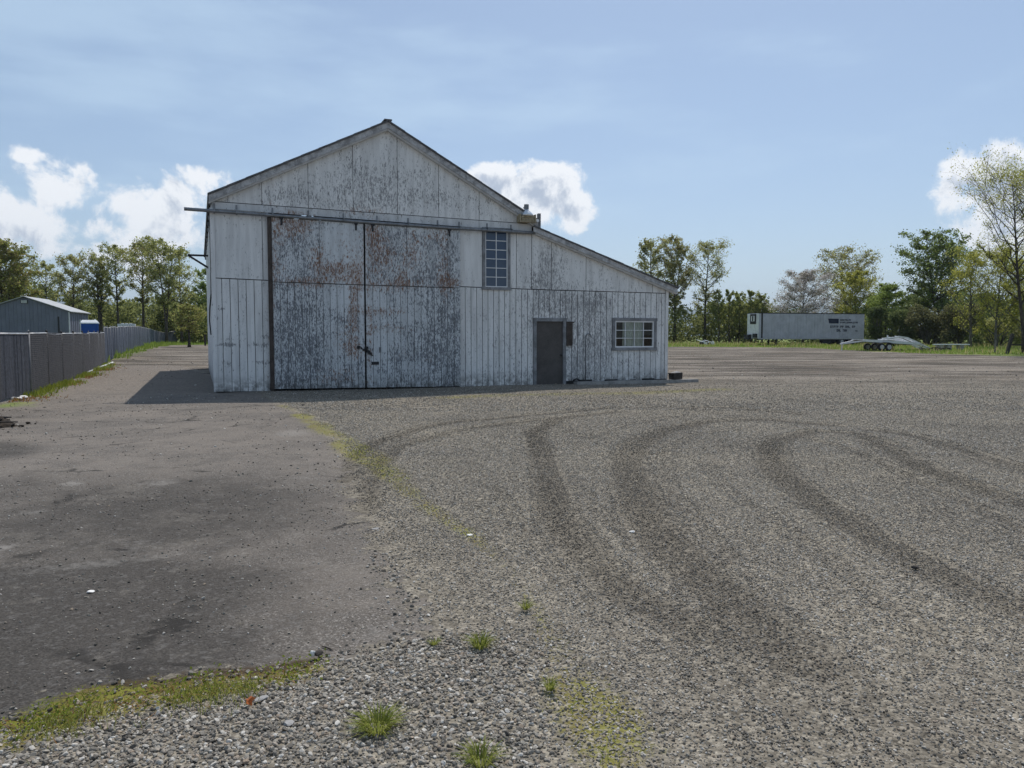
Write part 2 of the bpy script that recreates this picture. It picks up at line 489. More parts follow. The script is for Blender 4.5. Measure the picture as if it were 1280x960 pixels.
EDGE_PX = [(-60, 930), (0, 914), (60, 893), (85, 883), (120, 870), (175, 864), (232, 857), (270, 848), (330, 842), (390, 828), (450, 818), (505, 800), (530, 780)]
SEAM_PX = [(515, 750), (478, 700), (448, 650), (432, 612), (430, 580), (420, 555), (390, 525), (350, 506)]
asph_poly = np.vstack([pix_line(EDGE_PX + SEAM_PX), pix_line([(330, 496), (262, 470)]), [[-17, 40], [-40, 44], [-40, 2.2]]])
MOSS_PX = [(352, 507), (385, 525), (420, 545), (455, 566), (488, 590), (530, 632), (585, 668), (640, 715), (675, 770), (690, 815), (715, 860), (745, 900), (765, 960), (780, 1040)]
moss_line = pix_line(MOSS_PX)
moss_w = [.15, .20, .24, .26, .18, .12, .10, .07, .07, .12, .17, .20, .18, .16]
moss_a = [1.0, 1.15, 1.2, 1.2, 1.1, .85, .7, .45, .45, .9, 1.1, 1.05, .85, .7]
TRACKS = [   # picture points of each wheel mark, half width in metres, strength
    ([(880, 790), (830, 765), (780, 742), (730, 692), (696, 649), (686, 599), (674, 561), (667, 540), (699, 521), (770, 515)], 0.15, 0.90),
    ([(1010, 830), (930, 765), (886, 730), (836, 686), (805, 642), (792, 605), (782, 580), (792, 558), (830, 539), (880, 527), (955, 523), (1040, 530)], 0.19, 0.90),
    ([(1380, 800), (1280, 760), (1186, 724), (1130, 692), (1074, 661), (1017, 624), (974, 592), (961, 561), (974, 549), (1017, 539), (1074, 542), (1105, 556), (1155, 583), (1230, 611), (1330, 640)], 0.17, 0.85),
    ([(1090, 536), (1136, 542), (1199, 561), (1300, 590)], 0.17, 0.72),
    ([(1120, 600), (1180, 640), (1280, 690)], 0.16, 0.23),
    ([(428, 600), (434, 575), (470, 552), (520, 536), (570, 527), (650, 519), (760, 511), (900, 509), (1000, 517)], .12, 1.0),
    ([(455, 640), (470, 580), (500, 556), (560, 540), (640, 527), (720, 521)], .11, .85),
    ([(700, 500), (780, 503), (870, 512), (930, 524)], 0.16, 0.32),
    ([(910, 700), (860, 650), (830, 600), (832, 565), (870, 545), (930, 535)], 0.10, 0.41),
    ([(700, 580), (720, 610), (770, 660), (850, 730), (950, 800)], 0.08, 0.25),
    ([(875, 785), (950, 850), (1040, 935)], .09, .5), ([(1000, 822), (1080, 880), (1180, 960)], .11, .5), ([(840, 800), (900, 870), (960, 950)], .08, .35),
    ([(436, 640), (446, 590), (470, 566), (510, 545)], 0.080, 0.50),
    ([(690, 520), (712, 540), (735, 548), (790, 530), (850, 520)], 0.080, 0.45),
    ([(1180, 800), (1100, 745), (1020, 690), (960, 650), (905, 610), (880, 580)], 0.080, 0.35),
    ([(620, 610), (650, 660), (700, 720), (770, 790)], 0.072, 0.35),
    ([(1000, 545), (1060, 562), (1130, 590), (1220, 632), (1320, 680)], 0.096, 0.55),
    ([(560, 545), (600, 535), (680, 526), (740, 523)], 0.080, 0.50),
    ([(860, 470), (940, 478), (1060, 480), (1180, 472)], 0.20, 0.45),
    ([(838, 452), (900, 455), (990, 461), (1100, 462)], 0.20, 0.54),
    ([(860, 462), (960, 466), (1080, 470)], 0.20, 0.32),
]
track_lines = [(pix_line(p), w, s) for p, w, s in TRACKS]
DARK = [(60, 840, 230, 60, 1.1), (60, 760, 230, 70, 1.05), (190, 640, 200, 46, .75), (200, 740, 160, 50, .8), (320, 640, 130, 60, .35), (20, 620, 60, 30, .5), (250, 790, 160, 40, .5),
        (0, 562, 40, 12, .7), (380, 700, 60, 60, .35), (60, 610, 90, 14, .4), (250, 660, 60, 12, .3), (340, 490, 120, 10, .2)]
PALE = [(130, 700, 110, 6, 0.48), (175, 680, 40, 14, 0.34), (90, 606, 14, 3, 0.68), (40, 640, 22, 3, 0.54), (5, 682, 14, 4, 0.68), (200, 604, 26, 4, 0.54), (365, 542, 22, 4, 0.61), (375, 598, 26, 5, 0.41),
        (60, 575, 60, 5, 0.34), (480, 790, 60, 18, 0.34), (120, 660, 50, 6, 0.27), (206, 712, 24, 5, 0.34), (190, 640, 60, 5, 0.20), (300, 640, 30, 6, 0.24), (420, 730, 50, 22, 0.20), (540, 502, 40, 2, 0.48), (1240, 545, 60, 8, 0.24), (950, 555, 80, 20, 0.14)]
grass_poly = np.vstack([pix_line([(60, 474), (110, 459), (150, 449), (185, 437), (215, 431.5), (262, 431), (300, 431)]), [[-20, 95], [10, 87]], pix_line([(836, 433.4), (1000, 434.5), (1080, 439), (1130, 441), (1280, 446)]), [[75, 40], [400, 60], [9000, 300], [9000, 12000], [-9000, 12000], [-9000, 300], [-300, 30], [-60, 20]],
                        [[-16.5, 26]], pix_line([(10, 508), (34, 497)])])
rng0 = np.random.default_rng(3)
def ground_fields(px, py):
    f = {}
    f['asph'] = np.clip(signed(px, py, asph_poly), -1.5, 1.5)
    d, w = dist_line(px, py, moss_line, moss_w)
    f['moss'] = np.exp(-.5 * (d / (w * .75)) ** 2) * dist_line(px, py, moss_line, moss_a)[1] * np.clip(.82 + .65 * np.sin(2.3 * px + 1.1 * np.sin(3.1 * py)) * np.sin(1.9 * py + 1.3 * np.sin(2.7 * px)), .12, 1.2)
    edge = pix_line(EDGE_PX[:10])
    d, w = dist_line(px, py, edge + np.array([.03, -.09]), [.13, .13, .14, .14, .14, .12, .1, .09, .07, .05])
    f['moss'] = np.maximum(f['moss'], 1.1 * np.exp(-.5 * (d / w) ** 2))
    d, w = dist_line(px, py, edge + np.array([0, .02]), [.035, .04, .05, .065, .08, .08, .08, .07, .05, .035])
    f['soil'] = np.exp(-.5 * (d / w) ** 2)
    d = dist_line(px, py, pix_line([(560, 497), (640, 494), (720, 492), (800, 491), (870, 488), (900, 487)]))
    f['moss'] = np.maximum(f['moss'], .75 * np.exp(-.5 * (d / .45) ** 2))
    t = np.zeros(px.shape)
    for ln, w, s in track_lines:
        t = np.maximum(t, s * np.exp(-.5 * (dist_line(px, py, ln) / (w * 1.1)) ** 4))
    f['track'] = t
    f['grass'] = np.clip(signed(px, py, grass_poly), -3, 3)
    f['dark'] = gauss_px(px, py, DARK); f['pale'] = gauss_px(px, py, PALE)
    coarse = pix_line([(-80, 905), (100, 905), (250, 875), (380, 838), (505, 803), (600, 790), (650, 800), (680, 850), (700, 980), (640, 1300), (-300, 1300), (-300, 1000)])
    f['coarse'] = np.clip(signed(px, py, coarse), -1, 1)
    return f
def rut_z(t): return -.012 * t + .005 * np.exp(-((t - .22) / .14) ** 2) * (t > .01)
near = (gy > -5) & (gy < 420) & (np.abs(gx) < 400)
F0 = {k: np.zeros(gx.shape) for k in ('asph', 'moss', 'soil', 'track', 'grass', 'dark', 'pale', 'coarse')}
F0['asph'] -= 1.5; F0['coarse'] -= 1; F0['grass'] += np.where(gy > 50, 3, -3)
for k, v in ground_fields(gx[near], gy[near]).items(): F0[k][near] = v
und = .012 * np.sin(gx * .9 + 1.3 * np.sin(gy * .37)) + .010 * np.sin(gy * 1.1 + 2 * np.sin(gx * .31)) + .006 * np.sin(2.3 * gx + 1.7 * gy)
und *= np.where((gy > 1) & (gy < 120), 1, 0) * np.where(gy > 17, .6, 1)
gz = terr(gx, gy) + und + rut_z(F0['track']) - .03 * smooth(-.05, .4, -F0['asph']) * 0
gz = gz + .02 * smooth(0, .5, F0['coarse'])
nr, nc = len(yl), len(xl)
idx = np.arange(nr * nc).reshape(nr, nc)
quads = np.stack([idx[:-1, :-1], idx[:-1, 1:], idx[1:, 1:], idx[1:, :-1]], -1).reshape(-1, 4)

def ground_material():
    t = NT('yard_ground'); p = t.geo.outputs['Position']
    A = {k: t.attr(k) for k in F0}
    n1 = t.noise(p, .55, 6, .6); n2 = t.noise(p, 3.1, 6, .62); n3 = t.noise(p, 13, 5, .65)
    # --- gravel: single stones by voronoi cells, salt and pepper at two sizes
    cell = t.voro(p, 62, out='Color'); cs = t.sepz(cell)[0]
    d1 = t.voro(p, 62)
    cell2 = t.voro(p, 31, out='Color'); cs2 = t.sepz(cell2)[1]
    sp = t.math('ADD', t.math('MULTIPLY', cs, .6), t.math('MULTIPLY', cs2, .4))
    grav = t.ramp(sp, [(.10, (.095, .087, .074)), (.34, (.168, .154, .130)), (.55, (.222, .203, .172)), (.74, (.275, .253, .215)), (.93, (.36, .335, .29))])
    mot = t.noise(p, 22, 3, .8)
    grav = t.mix(1.0, grav, t.ramp(mot, [(.30, (.84, .84, .84)), (.5, (1.0, .99, .97)), (.70, (1.18, 1.17, 1.15))]), 'MULTIPLY')
    large = t.ramp(t.math('ADD', t.math('MULTIPLY', n1, .6), t.math('MULTIPLY', n2, .4)), [(.34, (.80, .78, .76)), (.5, (1, .985, .955)), (.66, (1.16, 1.13, 1.06))])
    grav = t.mix(1.0, grav, large, 'MULTIPLY')
    tn = t.math('MULTIPLY', t.math('ADD', A['track'], t.math('MULTIPLY', t.math('SUBTRACT', n2, .5), .9)), t.step(A['track'], .03, .3))
    tk = t.step(tn, .10, 1.1)
    grav = t.mix(t.math('MULTIPLY', tk, .68), grav, t.mix(1.0, grav, (.50, .49, .48), 'MULTIPLY'))
    # --- old asphalt under dust, worn and stained
    agg = t.voro(p, 120, out='Color'); ag = t.sepz(agg)[0]
    asp = t.ramp(ag, [(.1, (.078, .070, .062)), (.5, (.118, .106, .094)), (.85, (.158, .143, .128)), (.97, (.27, .25, .23))])
    dust_or_sky_tint = t.step(t.math('ADD', t.math('MULTIPLY', n1, .55), t.math('MULTIPLY', n2, .45)), .40, .60)
    asp = t.mix(t.math('MULTIPLY', dust_or_sky_tint, .55), asp, (.215, .188, .162))
    dk = t.step(t.math('ADD', A['dark'], t.math('MULTIPLY', t.math('SUBTRACT', n2, .5), 1.1)), .12, .85)
    asp = t.mix(t.math('MULTIPLY', dk, .86), asp, t.mix(ag, (.030, .028, .026), (.066, .061, .056)))
    pl = t.step(t.math('ADD', A['pale'], t.math('MULTIPLY', t.math('SUBTRACT', n3, .5), 1.0)), .25, .9)
    asp = t.mix(t.math('MULTIPLY', pl, .62), asp, (.30, .285, .265))
    grit = t.step(t.math('ADD', cs2, t.math('MULTIPLY', n2, .5)), .98, 1.12)
    asp = t.mix(t.math('MULTIPLY', grit, .18), asp, t.mix(cs, (.04, .04, .04), (.30, .29, .28)))
    wob = t.n.new('ShaderNodeVectorMath'); wob.operation = 'ADD'; t.l.new(p, wob.inputs[0])
    ws = t.n.new('ShaderNodeVectorMath'); ws.operation = 'SCALE'; t.l.new(t.noise(p, 2.2, 5, .65, 0, True), ws.inputs[0]); ws.inputs['Scale'].default_value = .55; t.l.new(ws.outputs[0], wob.inputs[1])
    crack = t.voro(wob.outputs[0], .42, 'DISTANCE_TO_EDGE')
    ck = t.math('MULTIPLY', t.step(crack, .022, .006), t.step(t.noise(p, .9, 3, .6), .50, .62))
    asp = t.mix(t.math('MULTIPLY', ck, .9), asp, (.028, .026, .024))
    lag = t.step(t.math('ADD', t.math('MULTIPLY', t.noise(p, 1.1, 7, .72), .7), t.math('MULTIPLY', n3, .3)), .52, .60)
    asp = t.mix(t.math('MULTIPLY', lag, .28), asp, t.mix(cs, (.10, .09, .08), (.26, .24, .21)))
    e = t.math('ADD', A['asph'], t.math('ADD', t.math('MULTIPLY', t.math('SUBTRACT', n2, .5), .85), t.math('MULTIPLY', t.math('SUBTRACT', n3, .5), .8)))
    fa = t.step(e, -.05, .07)
    # far part of the left drive turns into bare earth and grit
    yy = t.sepz(p)[1]
    earth = t.mix(t.step(n3, .35, .65), (.125, .108, .092), (.30, .262, .225))
    asp = t.mix(t.math('MULTIPLY', t.step(t.math('ADD', yy, t.math('MULTIPLY', n1, 14)), 20, 34), .7), asp, earth)
    c = t.mix(fa, grav, asp)
    far = t.step(t.math('ADD', yy, t.math('MULTIPLY', n1, 14)), 22, 42)
    farc = t.mix(t.step(t.math('ADD', t.math('MULTIPLY', t.noise(t.mapping(p, (.11, .40, 1)), 1.0, 9, .78), .7), t.math('MULTIPLY', n3, .3)), .43, .58), (.045, .037, .030), (.30, .262, .222))
    rut = t.step(t.math('ADD', t.math('MULTIPLY', t.noise(t.mapping(p, (.05, .36, 1), (0, 0, .10)), 1.0, 6, .65), .75), t.math('MULTIPLY', n3, .25)), .53, .60)
    farc = t.mix(t.math('MULTIPLY', rut, .72), farc, (.050, .042, .035))
    brn = t.step(t.noise(p, .16, 4, .6), .54, .64)
    farc = t.mix(t.math('MULTIPLY', brn, .35), farc, (.19, .145, .105))
    c = t.mix(t.math('MULTIPLY', t.math('MULTIPLY', far, t.math('SUBTRACT', 1.0, fa)), .85), c, farc)
    c = t.mix(t.math('MULTIPLY', t.math('MULTIPLY', tk, far), t.math('MULTIPLY', t.math('SUBTRACT', 1.0, fa), .55)), c, (.055, .047, .040))
    # --- moss and weeds
    mm = t.step(t.math('ADD', A['moss'], t.math('MULTIPLY', t.math('SUBTRACT', t.math('ADD', t.math('MULTIPLY', n3, .5), t.math('MULTIPLY', t.noise(p, 34, 4, .7), .5)), .5), 2.3)), .30, .85)
    mcol = t.mix(t.step(n2, .4, .62), (.17, .145, .038), (.20, .20, .035))
    so = t.step(t.math('ADD', A['soil'], t.math('MULTIPLY', t.math('SUBTRACT', n3, .5), 1.3)), .3, .8)
    c = t.mix(t.math('MULTIPLY', so, .9), c, t.mix(n3, (.030, .022, .014), (.075, .050, .028)))
    c = t.mix(t.math('MULTIPLY', t.math('MULTIPLY', mm, .82), t.step(cs, .98, .6)), c, mcol)
    # --- grass ground
    gg = t.step(t.math('ADD', A['grass'], t.math('MULTIPLY', t.math('SUBTRACT', n1, .5), 7.0)), -.2, 1.2)
    gcol = t.mix(t.step(t.noise(p, .35, 5, .6), .38, .62), (.11, .18, .033), (.21, .225, .07))
    c = t.mix(gg, c, gcol)
    h = t.math('ADD', t.math('MULTIPLY', t.math('SUBTRACT', 1.0, d1), .5), t.math('MULTIPLY', cs2, .5))
    h = t.math('ADD', h, t.math('MULTIPLY', n3, .6))
    flat = t.math('SUBTRACT', 1.0, t.math('MULTIPLY', fa, .55))
    b0 = t.bump(t.math('MULTIPLY', t.math('ADD', t.noise(t.mapping(p, (.5, 1, 1)), 1.6, 6, .7), t.math('MULTIPLY', n3, .35)), far), .9, .16)
    b = t.bump(t.math('MULTIPLY', h, flat), .8, .016, b0)
    return t.done(t.principled(c, .9, 0, .12, b))
ground = np_mesh('ground', np.stack([gx, gy, gz], -1), quads, ground_material(), None, True, 4, F0)
tag(ground, 'wide yard of worn asphalt and grey gravel with curved wheel marks', kind='structure')
def gz_at(x, y):
    u = .012 * math.sin(x * .9 + 1.3 * math.sin(y * .37)) + .010 * math.sin(y * 1.1 + 2 * math.sin(x * .31)) + .006 * math.sin(2.3 * x + 1.7 * y)
    return float(terr(x, y)) + u * (.6 if y > 17 else 1)

# ------------------------------------------------------------------ loose stones (too many to count)
def pebble_source(seed):
    import bmesh
    r = random.Random(seed); bm = bmesh.new()
    bmesh.ops.create_icosphere(bm, subdivisions=2, radius=1.0)
    cuts = [(Vector((r.gauss(0, 1), r.gauss(0, 1), r.gauss(0, 1))).normalized(), r.uniform(.45, .85)) for _ in range(9)]
    for v in bm.verts:
        for nrm, h in cuts:
            k = v.co.dot(nrm)
            if k > h: v.co -= nrm * (k - h)
        v.co.z *= .68
    me = bpy.data.meshes.new('pebble_shape'); bm.to_mesh(me); bm.free()
    return bpy.data.objects.new('pebble_shape', me)         # not linked: only feeds the scatter below
pebbles = [pebble_source(i) for i in range(5)]
def m_pebble():
    t = NT('pebble_stone')
    oi = t.n.new('ShaderNodeObjectInfo'); r = oi.outputs['Random']
    p = t.tc.outputs['Object']
    c = t.ramp(r, [(0, (.085, .077, .067)), (.18, (.165, .151, .131)), (.45, (.265, .244, .210)), (.70, (.365, .338, .292)), (.80, (.31, .245, .185)), (.90, (.46, .435, .39)), (1, (.60, .575, .53))])
    n = t.noise(p, 2.2, 5, .65)
    c = t.mix(1.0, c, t.ramp(n, [(.3, (.7, .7, .7)), (.7, (1.2, 1.2, 1.2))]), 'MULTIPLY')
    c = t.mix(t.math('MULTIPLY', t.attr('damp', 'INSTANCER'), .84), c, t.mix(1.0, c, (.34, .335, .33), 'MULTIPLY'))   # turned-up damp stones in the wheel marks
    return t.done(t.principled(c, .85, 0, .25))
M['pebble'] = m_pebble()
for pb in pebbles: pb.data.materials.append(M['pebble'])

def scatter_stones(name, pts, scl, dk, rot, label):
    n = len(pts)
    me = bpy.data.meshes.new(name)
    me.vertices.add(n); me.vertices.foreach_set('co', np.asarray(pts, np.float32).ravel())
    a = me.attributes.new('scl', 'FLOAT_VECTOR', 'POINT'); a.data.foreach_set('vector', np.asarray(scl, np.float32).ravel())
    a = me.attributes.new('rot', 'FLOAT_VECTOR', 'POINT'); a.data.foreach_set('vector', np.asarray(rot, np.float32).ravel())
    a = me.attributes.new('damp', 'FLOAT', 'POINT'); a.data.foreach_set('value', np.asarray(dk, np.float32))
    o = link(bpy.data.objects.new(name, me)); tag(o, label, kind='stuff')
    me.materials.append(M['pebble'])
    ng = bpy.data.node_groups.new(name + '_scatter', 'GeometryNodeTree')
    ng.interface.new_socket('Geometry', in_out='INPUT', socket_type='NodeSocketGeometry')
    ng.interface.new_socket('Geometry', in_out='OUTPUT', socket_type='NodeSocketGeometry')
    N, L = ng.nodes, ng.links
    gi, go = N.new('NodeGroupInput'), N.new('NodeGroupOutput')
    join = N.new('GeometryNodeJoinGeometry')
    for pb in pebbles:
        oi = N.new('GeometryNodeObjectInfo'); oi.inputs[0].default_value = pb
        g2 = N.new('GeometryNodeGeometryToInstance'); L.new(oi.outputs['Geometry'], g2.inputs[0]); L.new(g2.outputs[0], join.inputs[0])
    iop = N.new('GeometryNodeInstanceOnPoints')
    L.new(gi.outputs[0], iop.inputs['Points']); L.new(join.outputs[0], iop.inputs['Instance'])
    iop.inputs['Pick Instance'].default_value = True
    rv = N.new('FunctionNodeRandomValue'); rv.data_type = 'INT'
    rv.inputs[4].default_value = 0; rv.inputs[5].default_value = len(pebbles) - 1
    L.new(rv.outputs[2], iop.inputs['Instance Index'])
    for nm, sock in (('scl', 'Scale'), ('rot', 'Rotation')):
        na = N.new('GeometryNodeInputNamedAttribute'); na.data_type = 'FLOAT_VECTOR'; na.inputs[0].default_value = nm
        L.new(na.outputs[0], iop.inputs[sock])
    L.new(iop.outputs[0], go.inputs[0])
    md = o.modifiers.new('scatter', 'NODES'); md.node_group = ng
    return o
def und_np(x, y):
    u = .012 * np.sin(x * .9 + 1.3 * np.sin(y * .37)) + .010 * np.sin(y * 1.1 + 2 * np.sin(x * .31)) + .006 * np.sin(2.3 * x + 1.7 * y)
    return terr(x, y) + u * np.where(y > 17, .6, 1)
def wedge(n, y0, y1, rng, side=2.2):           # evenly spread points over the ground the viewpoint overlooks
    y = np.sqrt(rng.uniform(y0 ** 2, y1 ** 2, n)); x = (rng.uniform(-1, 1, n)) * (y * .85 + side)
    return x, y
def area(y0, y1): return .85 * (y1 ** 2 - y0 ** 2) + 4.4 * (y1 - y0)
rng = np.random.default_rng(11)
P, S, DKS = [], [], []
def add_stones(y0, y1, per_m2, dmin, dmax, keep, power=2.0):
    n = int(area(y0, y1) * per_m2)
    x, y = wedge(n, y0, y1, rng)
    f = ground_fields(x, y)
    k = keep(f, x, y) * smooth(0, .30, 1 - np.abs(x) / (y * .85 + 2.2)) > rng.uniform(0, 1, n)
    x, y = x[k], y[k]; cz = .02 * smooth(0, .5, f['coarse'][k])
    d = dmin + (dmax - dmin) * rng.uniform(0, 1, len(x)) ** power
    z = und_np(x, y) + cz + d * rng.uniform(.02, .26, len(x)) + rut_z(f['track'][k])
    P.append(np.stack([x, y, z], -1))
    DKS.append(np.clip(f['track'][k] * .9, 0, 1) + .34 * np.clip(blot(x * .38 + 3, y * .33 + 1) + .5 * blot(x * 1.1, y * .9 + 2) - .62, 0, 1) + .5 * f['dark'][k] * (f['asph'][k] > 0))
    S.append(d[:, None] * .5 * rng.uniform(.7, 1.3, (len(x), 3)))
blot = lambda x, y: .5 + .5 * np.sin(2.1 * x + 1.5 * np.sin(1.3 * y)) * np.sin(1.7 * y + 1.1 * np.sin(1.9 * x))
dens_t = lambda y: np.exp(-(np.maximum(y - 2, 0) / 9.0) ** 1.5)
add_stones(1.2, 4.8, 6200, .008, .027, lambda f, x, y: smooth(-.10, .12, f['coarse'] + .1 * (blot(x * 3, y * 3) - .5)) * (1 - .55 * np.clip(f['moss'], 0, 1)))
grav_keep = lambda f, x, y: smooth(-.05, .30, -f['asph'] + .25 * (blot(x * 3, y * 3) - .5)) * (1 - smooth(-.2, .1, f['coarse']) * .7) * dens_t(y) * np.clip(.62 + .65 * blot(x * .55 + 1, y * .5) + .35 * np.exp(-((f['track'] - .25) / .15) ** 2) - .15 * f['track'], .25, 1)
for (ya, yb, dmin, dmax) in ((1.2, 6, .0055, .0165), (6, 10, .0065, .018), (10, 16, .009, .022), (16, 34, .013, .032)):
    top_ = float(dens_t(np.array(ya)))
    add_stones(ya, yb, 7600 * top_, dmin, dmax, lambda f, x, y: grav_keep(f, x, y) / top_)
add_stones(2.1, 8.0, 420, .005, .022, lambda f, x, y: smooth(-.1, .1, f['asph']) * (.15 + .85 * blot(x, y)) * np.where(f['coarse'] > 0, 0, 1), 2.6)
add_stones(8.0, 20., 70, .010, .036, lambda f, x, y: smooth(-.1, .1, f['asph']) * (.1 + .9 * blot(x * .7, y * .7)), 2.8)
add_stones(2.4, 5.5, 900, .008, .030, lambda f, x, y: np.exp(-(f['asph'] / .10) ** 2), 1.6)
add_stones(14., 44., 3.0, .02, .06, lambda f, x, y: blot(x * .6 + 2, y * .8) ** 2, 2.4)
add_stones(24., 80., 1.6, .03, .10, lambda f, x, y: np.where(f['grass'] < 0, blot(x * .25, y * .6) ** 2, 0), 2.2)
P = np.vstack(P); S = np.vstack(S)
scatter_stones('loose_gravel', P, S, np.concatenate(DKS), np.stack([rng.uniform(-.5, .5, len(P)), rng.uniform(-.5, .5, len(P)), rng.uniform(0, 6.28, len(P))], -1), 'loose grey stones spread over the yard')

# ------------------------------------------------------------------ the barn
YAW = R(22.0)
O = G(270, 491); O.z = 0.0
EX, EY = Vector((math.cos(YAW), math.sin(YAW), 0)), Vector((-math.sin(YAW), math.cos(YAW), 0))
def FP(u, v, off=0.0):                        # a point measured on the front wall: picture -> (x along wall, z up)
    d = ray(u, v); q = O + EY * off
    t = (q - Vector((0, 0, CAM_H))).dot(EY) / d.dot(EY)
    w = Vector((0, 0, CAM_H)) + d * t - O
    return w.dot(EX), w.z
def FX(u, v=420): return FP(u, v)[0]
def LPX(x, z, y=0):                           # barn-local -> picture
    w = O + EX * x + EY * y
    return project(w.x, w.y, z)
def curve(pts, off=0.0):
    q = [FP(u, v, off) for u, v in pts]
    xs, zs = [a[0] for a in q], [a[1] for a in q]
    def f(x):
        if x <= xs[0]: return zs[0] + (x - xs[0]) * (zs[1] - zs[0]) / (xs[1] - xs[0])
        if x >= xs[-1]: return zs[-1] + (x - xs[-1]) * (zs[-1] - zs[-2]) / (xs[-1] - xs[-2])
        return float(np.interp(x, xs, zs))
    return f
z_seam = curve([(268, 347.5), (455, 356), (574, 358.3), (687, 362.5), (832, 366.7)])
z_trim = curve([(265, 252.5), (497, 268.8), (647, 279.5)])            # upper edge of the trim board
z_trim_b = curve([(265, 261), (540, 281), (665, 289.5)])
z_rake = curve([(266, 249), (485, 160), (660, 272)])                  # underside of the main roof
z_lean = curve([(668, 291), (838, 365)])
z_base = curve([(270, 491), (455, 488), (573, 486), (705, 482), (832, 478)])
X_END = FX(832.5, 420)
X_RIDGE = FX(485, 200)
DEPTH = 17.4
barn = thing('barn', 'large old barn with flaking white paint, rusty sliding doors and a lean-to side', 'barn', tuple(O), YAW)

PEEL = [(276, 430.5, 7, 1.1, 1.5), (290, 430.5, 6, 1.0, .9), (322, 430.5, 10, 1.1, 1.3), (333, 433, 4, 1.0, 1.2), (280, 453, 8, 1.0, .9), (333, 453.5, 5, 1.3, 1.6), (322, 453, 6, 1.0, .9), (275, 386, 4, 1.1, 1.0), (283, 424, 8, 1.2, .5), (330, 421, 3, 1.5, .9), (400, 248, 45, 12, 0.40), (360, 238, 25, 14, 0.29), (440, 215, 30, 25, 0.25), (470, 240, 25, 28, 0.40), (520, 235, 25, 25, 0.32), (560, 250, 25, 14, 0.29), (612, 250, 12, 12, 0.22), (690, 325, 16, 26, 0.54), (672, 345, 12, 12, 0.36),
        (700, 395, 26, 28, 0.54), (742, 400, 24, 34, 0.47), (725, 440, 24, 26, 0.43), (680, 372, 20, 12, 0.36), (750, 372, 20, 10, 0.29), (800, 385, 26, 14, 0.23), (790, 452, 30, 16, 0.30), (715, 465, 30, 14, 0.36), (650, 425, 20, 50, 0.16), (590, 420, 12, 40, 0.09),
        (630, 440, 25, 40, 0.11), (640, 470, 40, 8, 0.25)]
DOORPEEL = [(276, 430.5, 7, 1.1, 1.5), (290, 430.5, 6, 1.0, .9), (322, 430.5, 10, 1.1, 1.3), (333, 433, 4, 1.0, 1.2), (280, 453, 8, 1.0, .9), (333, 453.5, 5, 1.3, 1.6), (322, 453, 6, 1.0, .9), (275, 386, 4, 1.1, 1.0), (283, 424, 8, 1.2, .5), (330, 421, 3, 1.5, .9), (375, 310, 25, 30, .25), (375, 420, 28, 60, .42), (400, 460, 60, 24, .3), (480, 310, 24, 40, .35), (545, 330, 25, 35, .3), (564, 420, 8, 70, .4), (545, 430, 22, 50, .35), (520, 420, 14, 40, .15), (430, 300, 18, 25, -.30), (428, 372, 20, 12, -.40), (425, 445, 16, 12, -.35),
            (478, 372, 18, 12, -.2), (476, 435, 10, 20, -.3), (520, 330, 10, 20, -.1), (520, 390, 16, 16, -.25), (360, 360, 14, 10, .2)]
RUST = [(375, 285, 14, 10, .6), (395, 318, 8, 8, .6), (352, 338, 8, 8, .5), (464, 290, 8, 8, .7), (515, 300, 6, 14, .5), (548, 292, 12, 6, .5), (385, 352, 20, 3, .7), (500, 354, 20, 3, .7), (512, 325, 5, 10, .6), (360, 470, 14, 4, .4), (520, 470, 14, 4, .35), (352, 290, 8, 22, .40), (432, 305, 16, 18, .30), (398, 330, 5, 14, .45), (530, 320, 8, 26, .30), (490, 325, 14, 20, .28), (480, 360, 26, 6, .35), (430, 420, 10, 16, .4), (500, 440, 20, 10, .25), (430, 338, 16, 7, .9), (447, 345, 6, 16, .8), (408, 338, 14, 4, .8), (415, 352, 30, 2.5, .7), (442, 390, 4, 22, .95), (475, 391, 24, 3.2, .8), (487, 408, 24, 3.2, .8), (443, 437, 7, 7, 1.2), (410, 434, 8, 2, .6), (420, 470, 22, 5, .75),
        (475, 318, 12, 16, .5), (502, 348, 4, 6, .9), (555, 335, 5, 30, .7), (565, 352, 10, 6, .8), (545, 355, 30, 2.5, .5), (462, 420, 3, 40, .5), (340, 380, 2.5, 110, .5), (455, 263, 20, 3, .55), (548, 266, 8, 3, .5), (370, 276, 20, 8, .5), (540, 448, 8, 4, .5), (470, 300, 5, 26, .4), (480, 478, 20, 4, .3), (362, 268, 20, 4, .3), (760, 470, 40, 10, .12)]
def peel_at(x, z, y=0, base=.10, door=False):
    u, v = LPX(x, z, y)
    p = base + sum(s * math.exp(-.5 * (((u - a) / c) ** 2 + ((v - b) / d) ** 2)) for a, b, c, d, s in (DOORPEEL if door else PEEL))
    r = sum(s * math.exp(-.5 * (((u - a) / c) ** 2 + ((v - b) / d) ** 2)) for a, b, c, d, s in RUST)
    return (p, r)
prand = random.Random(8)
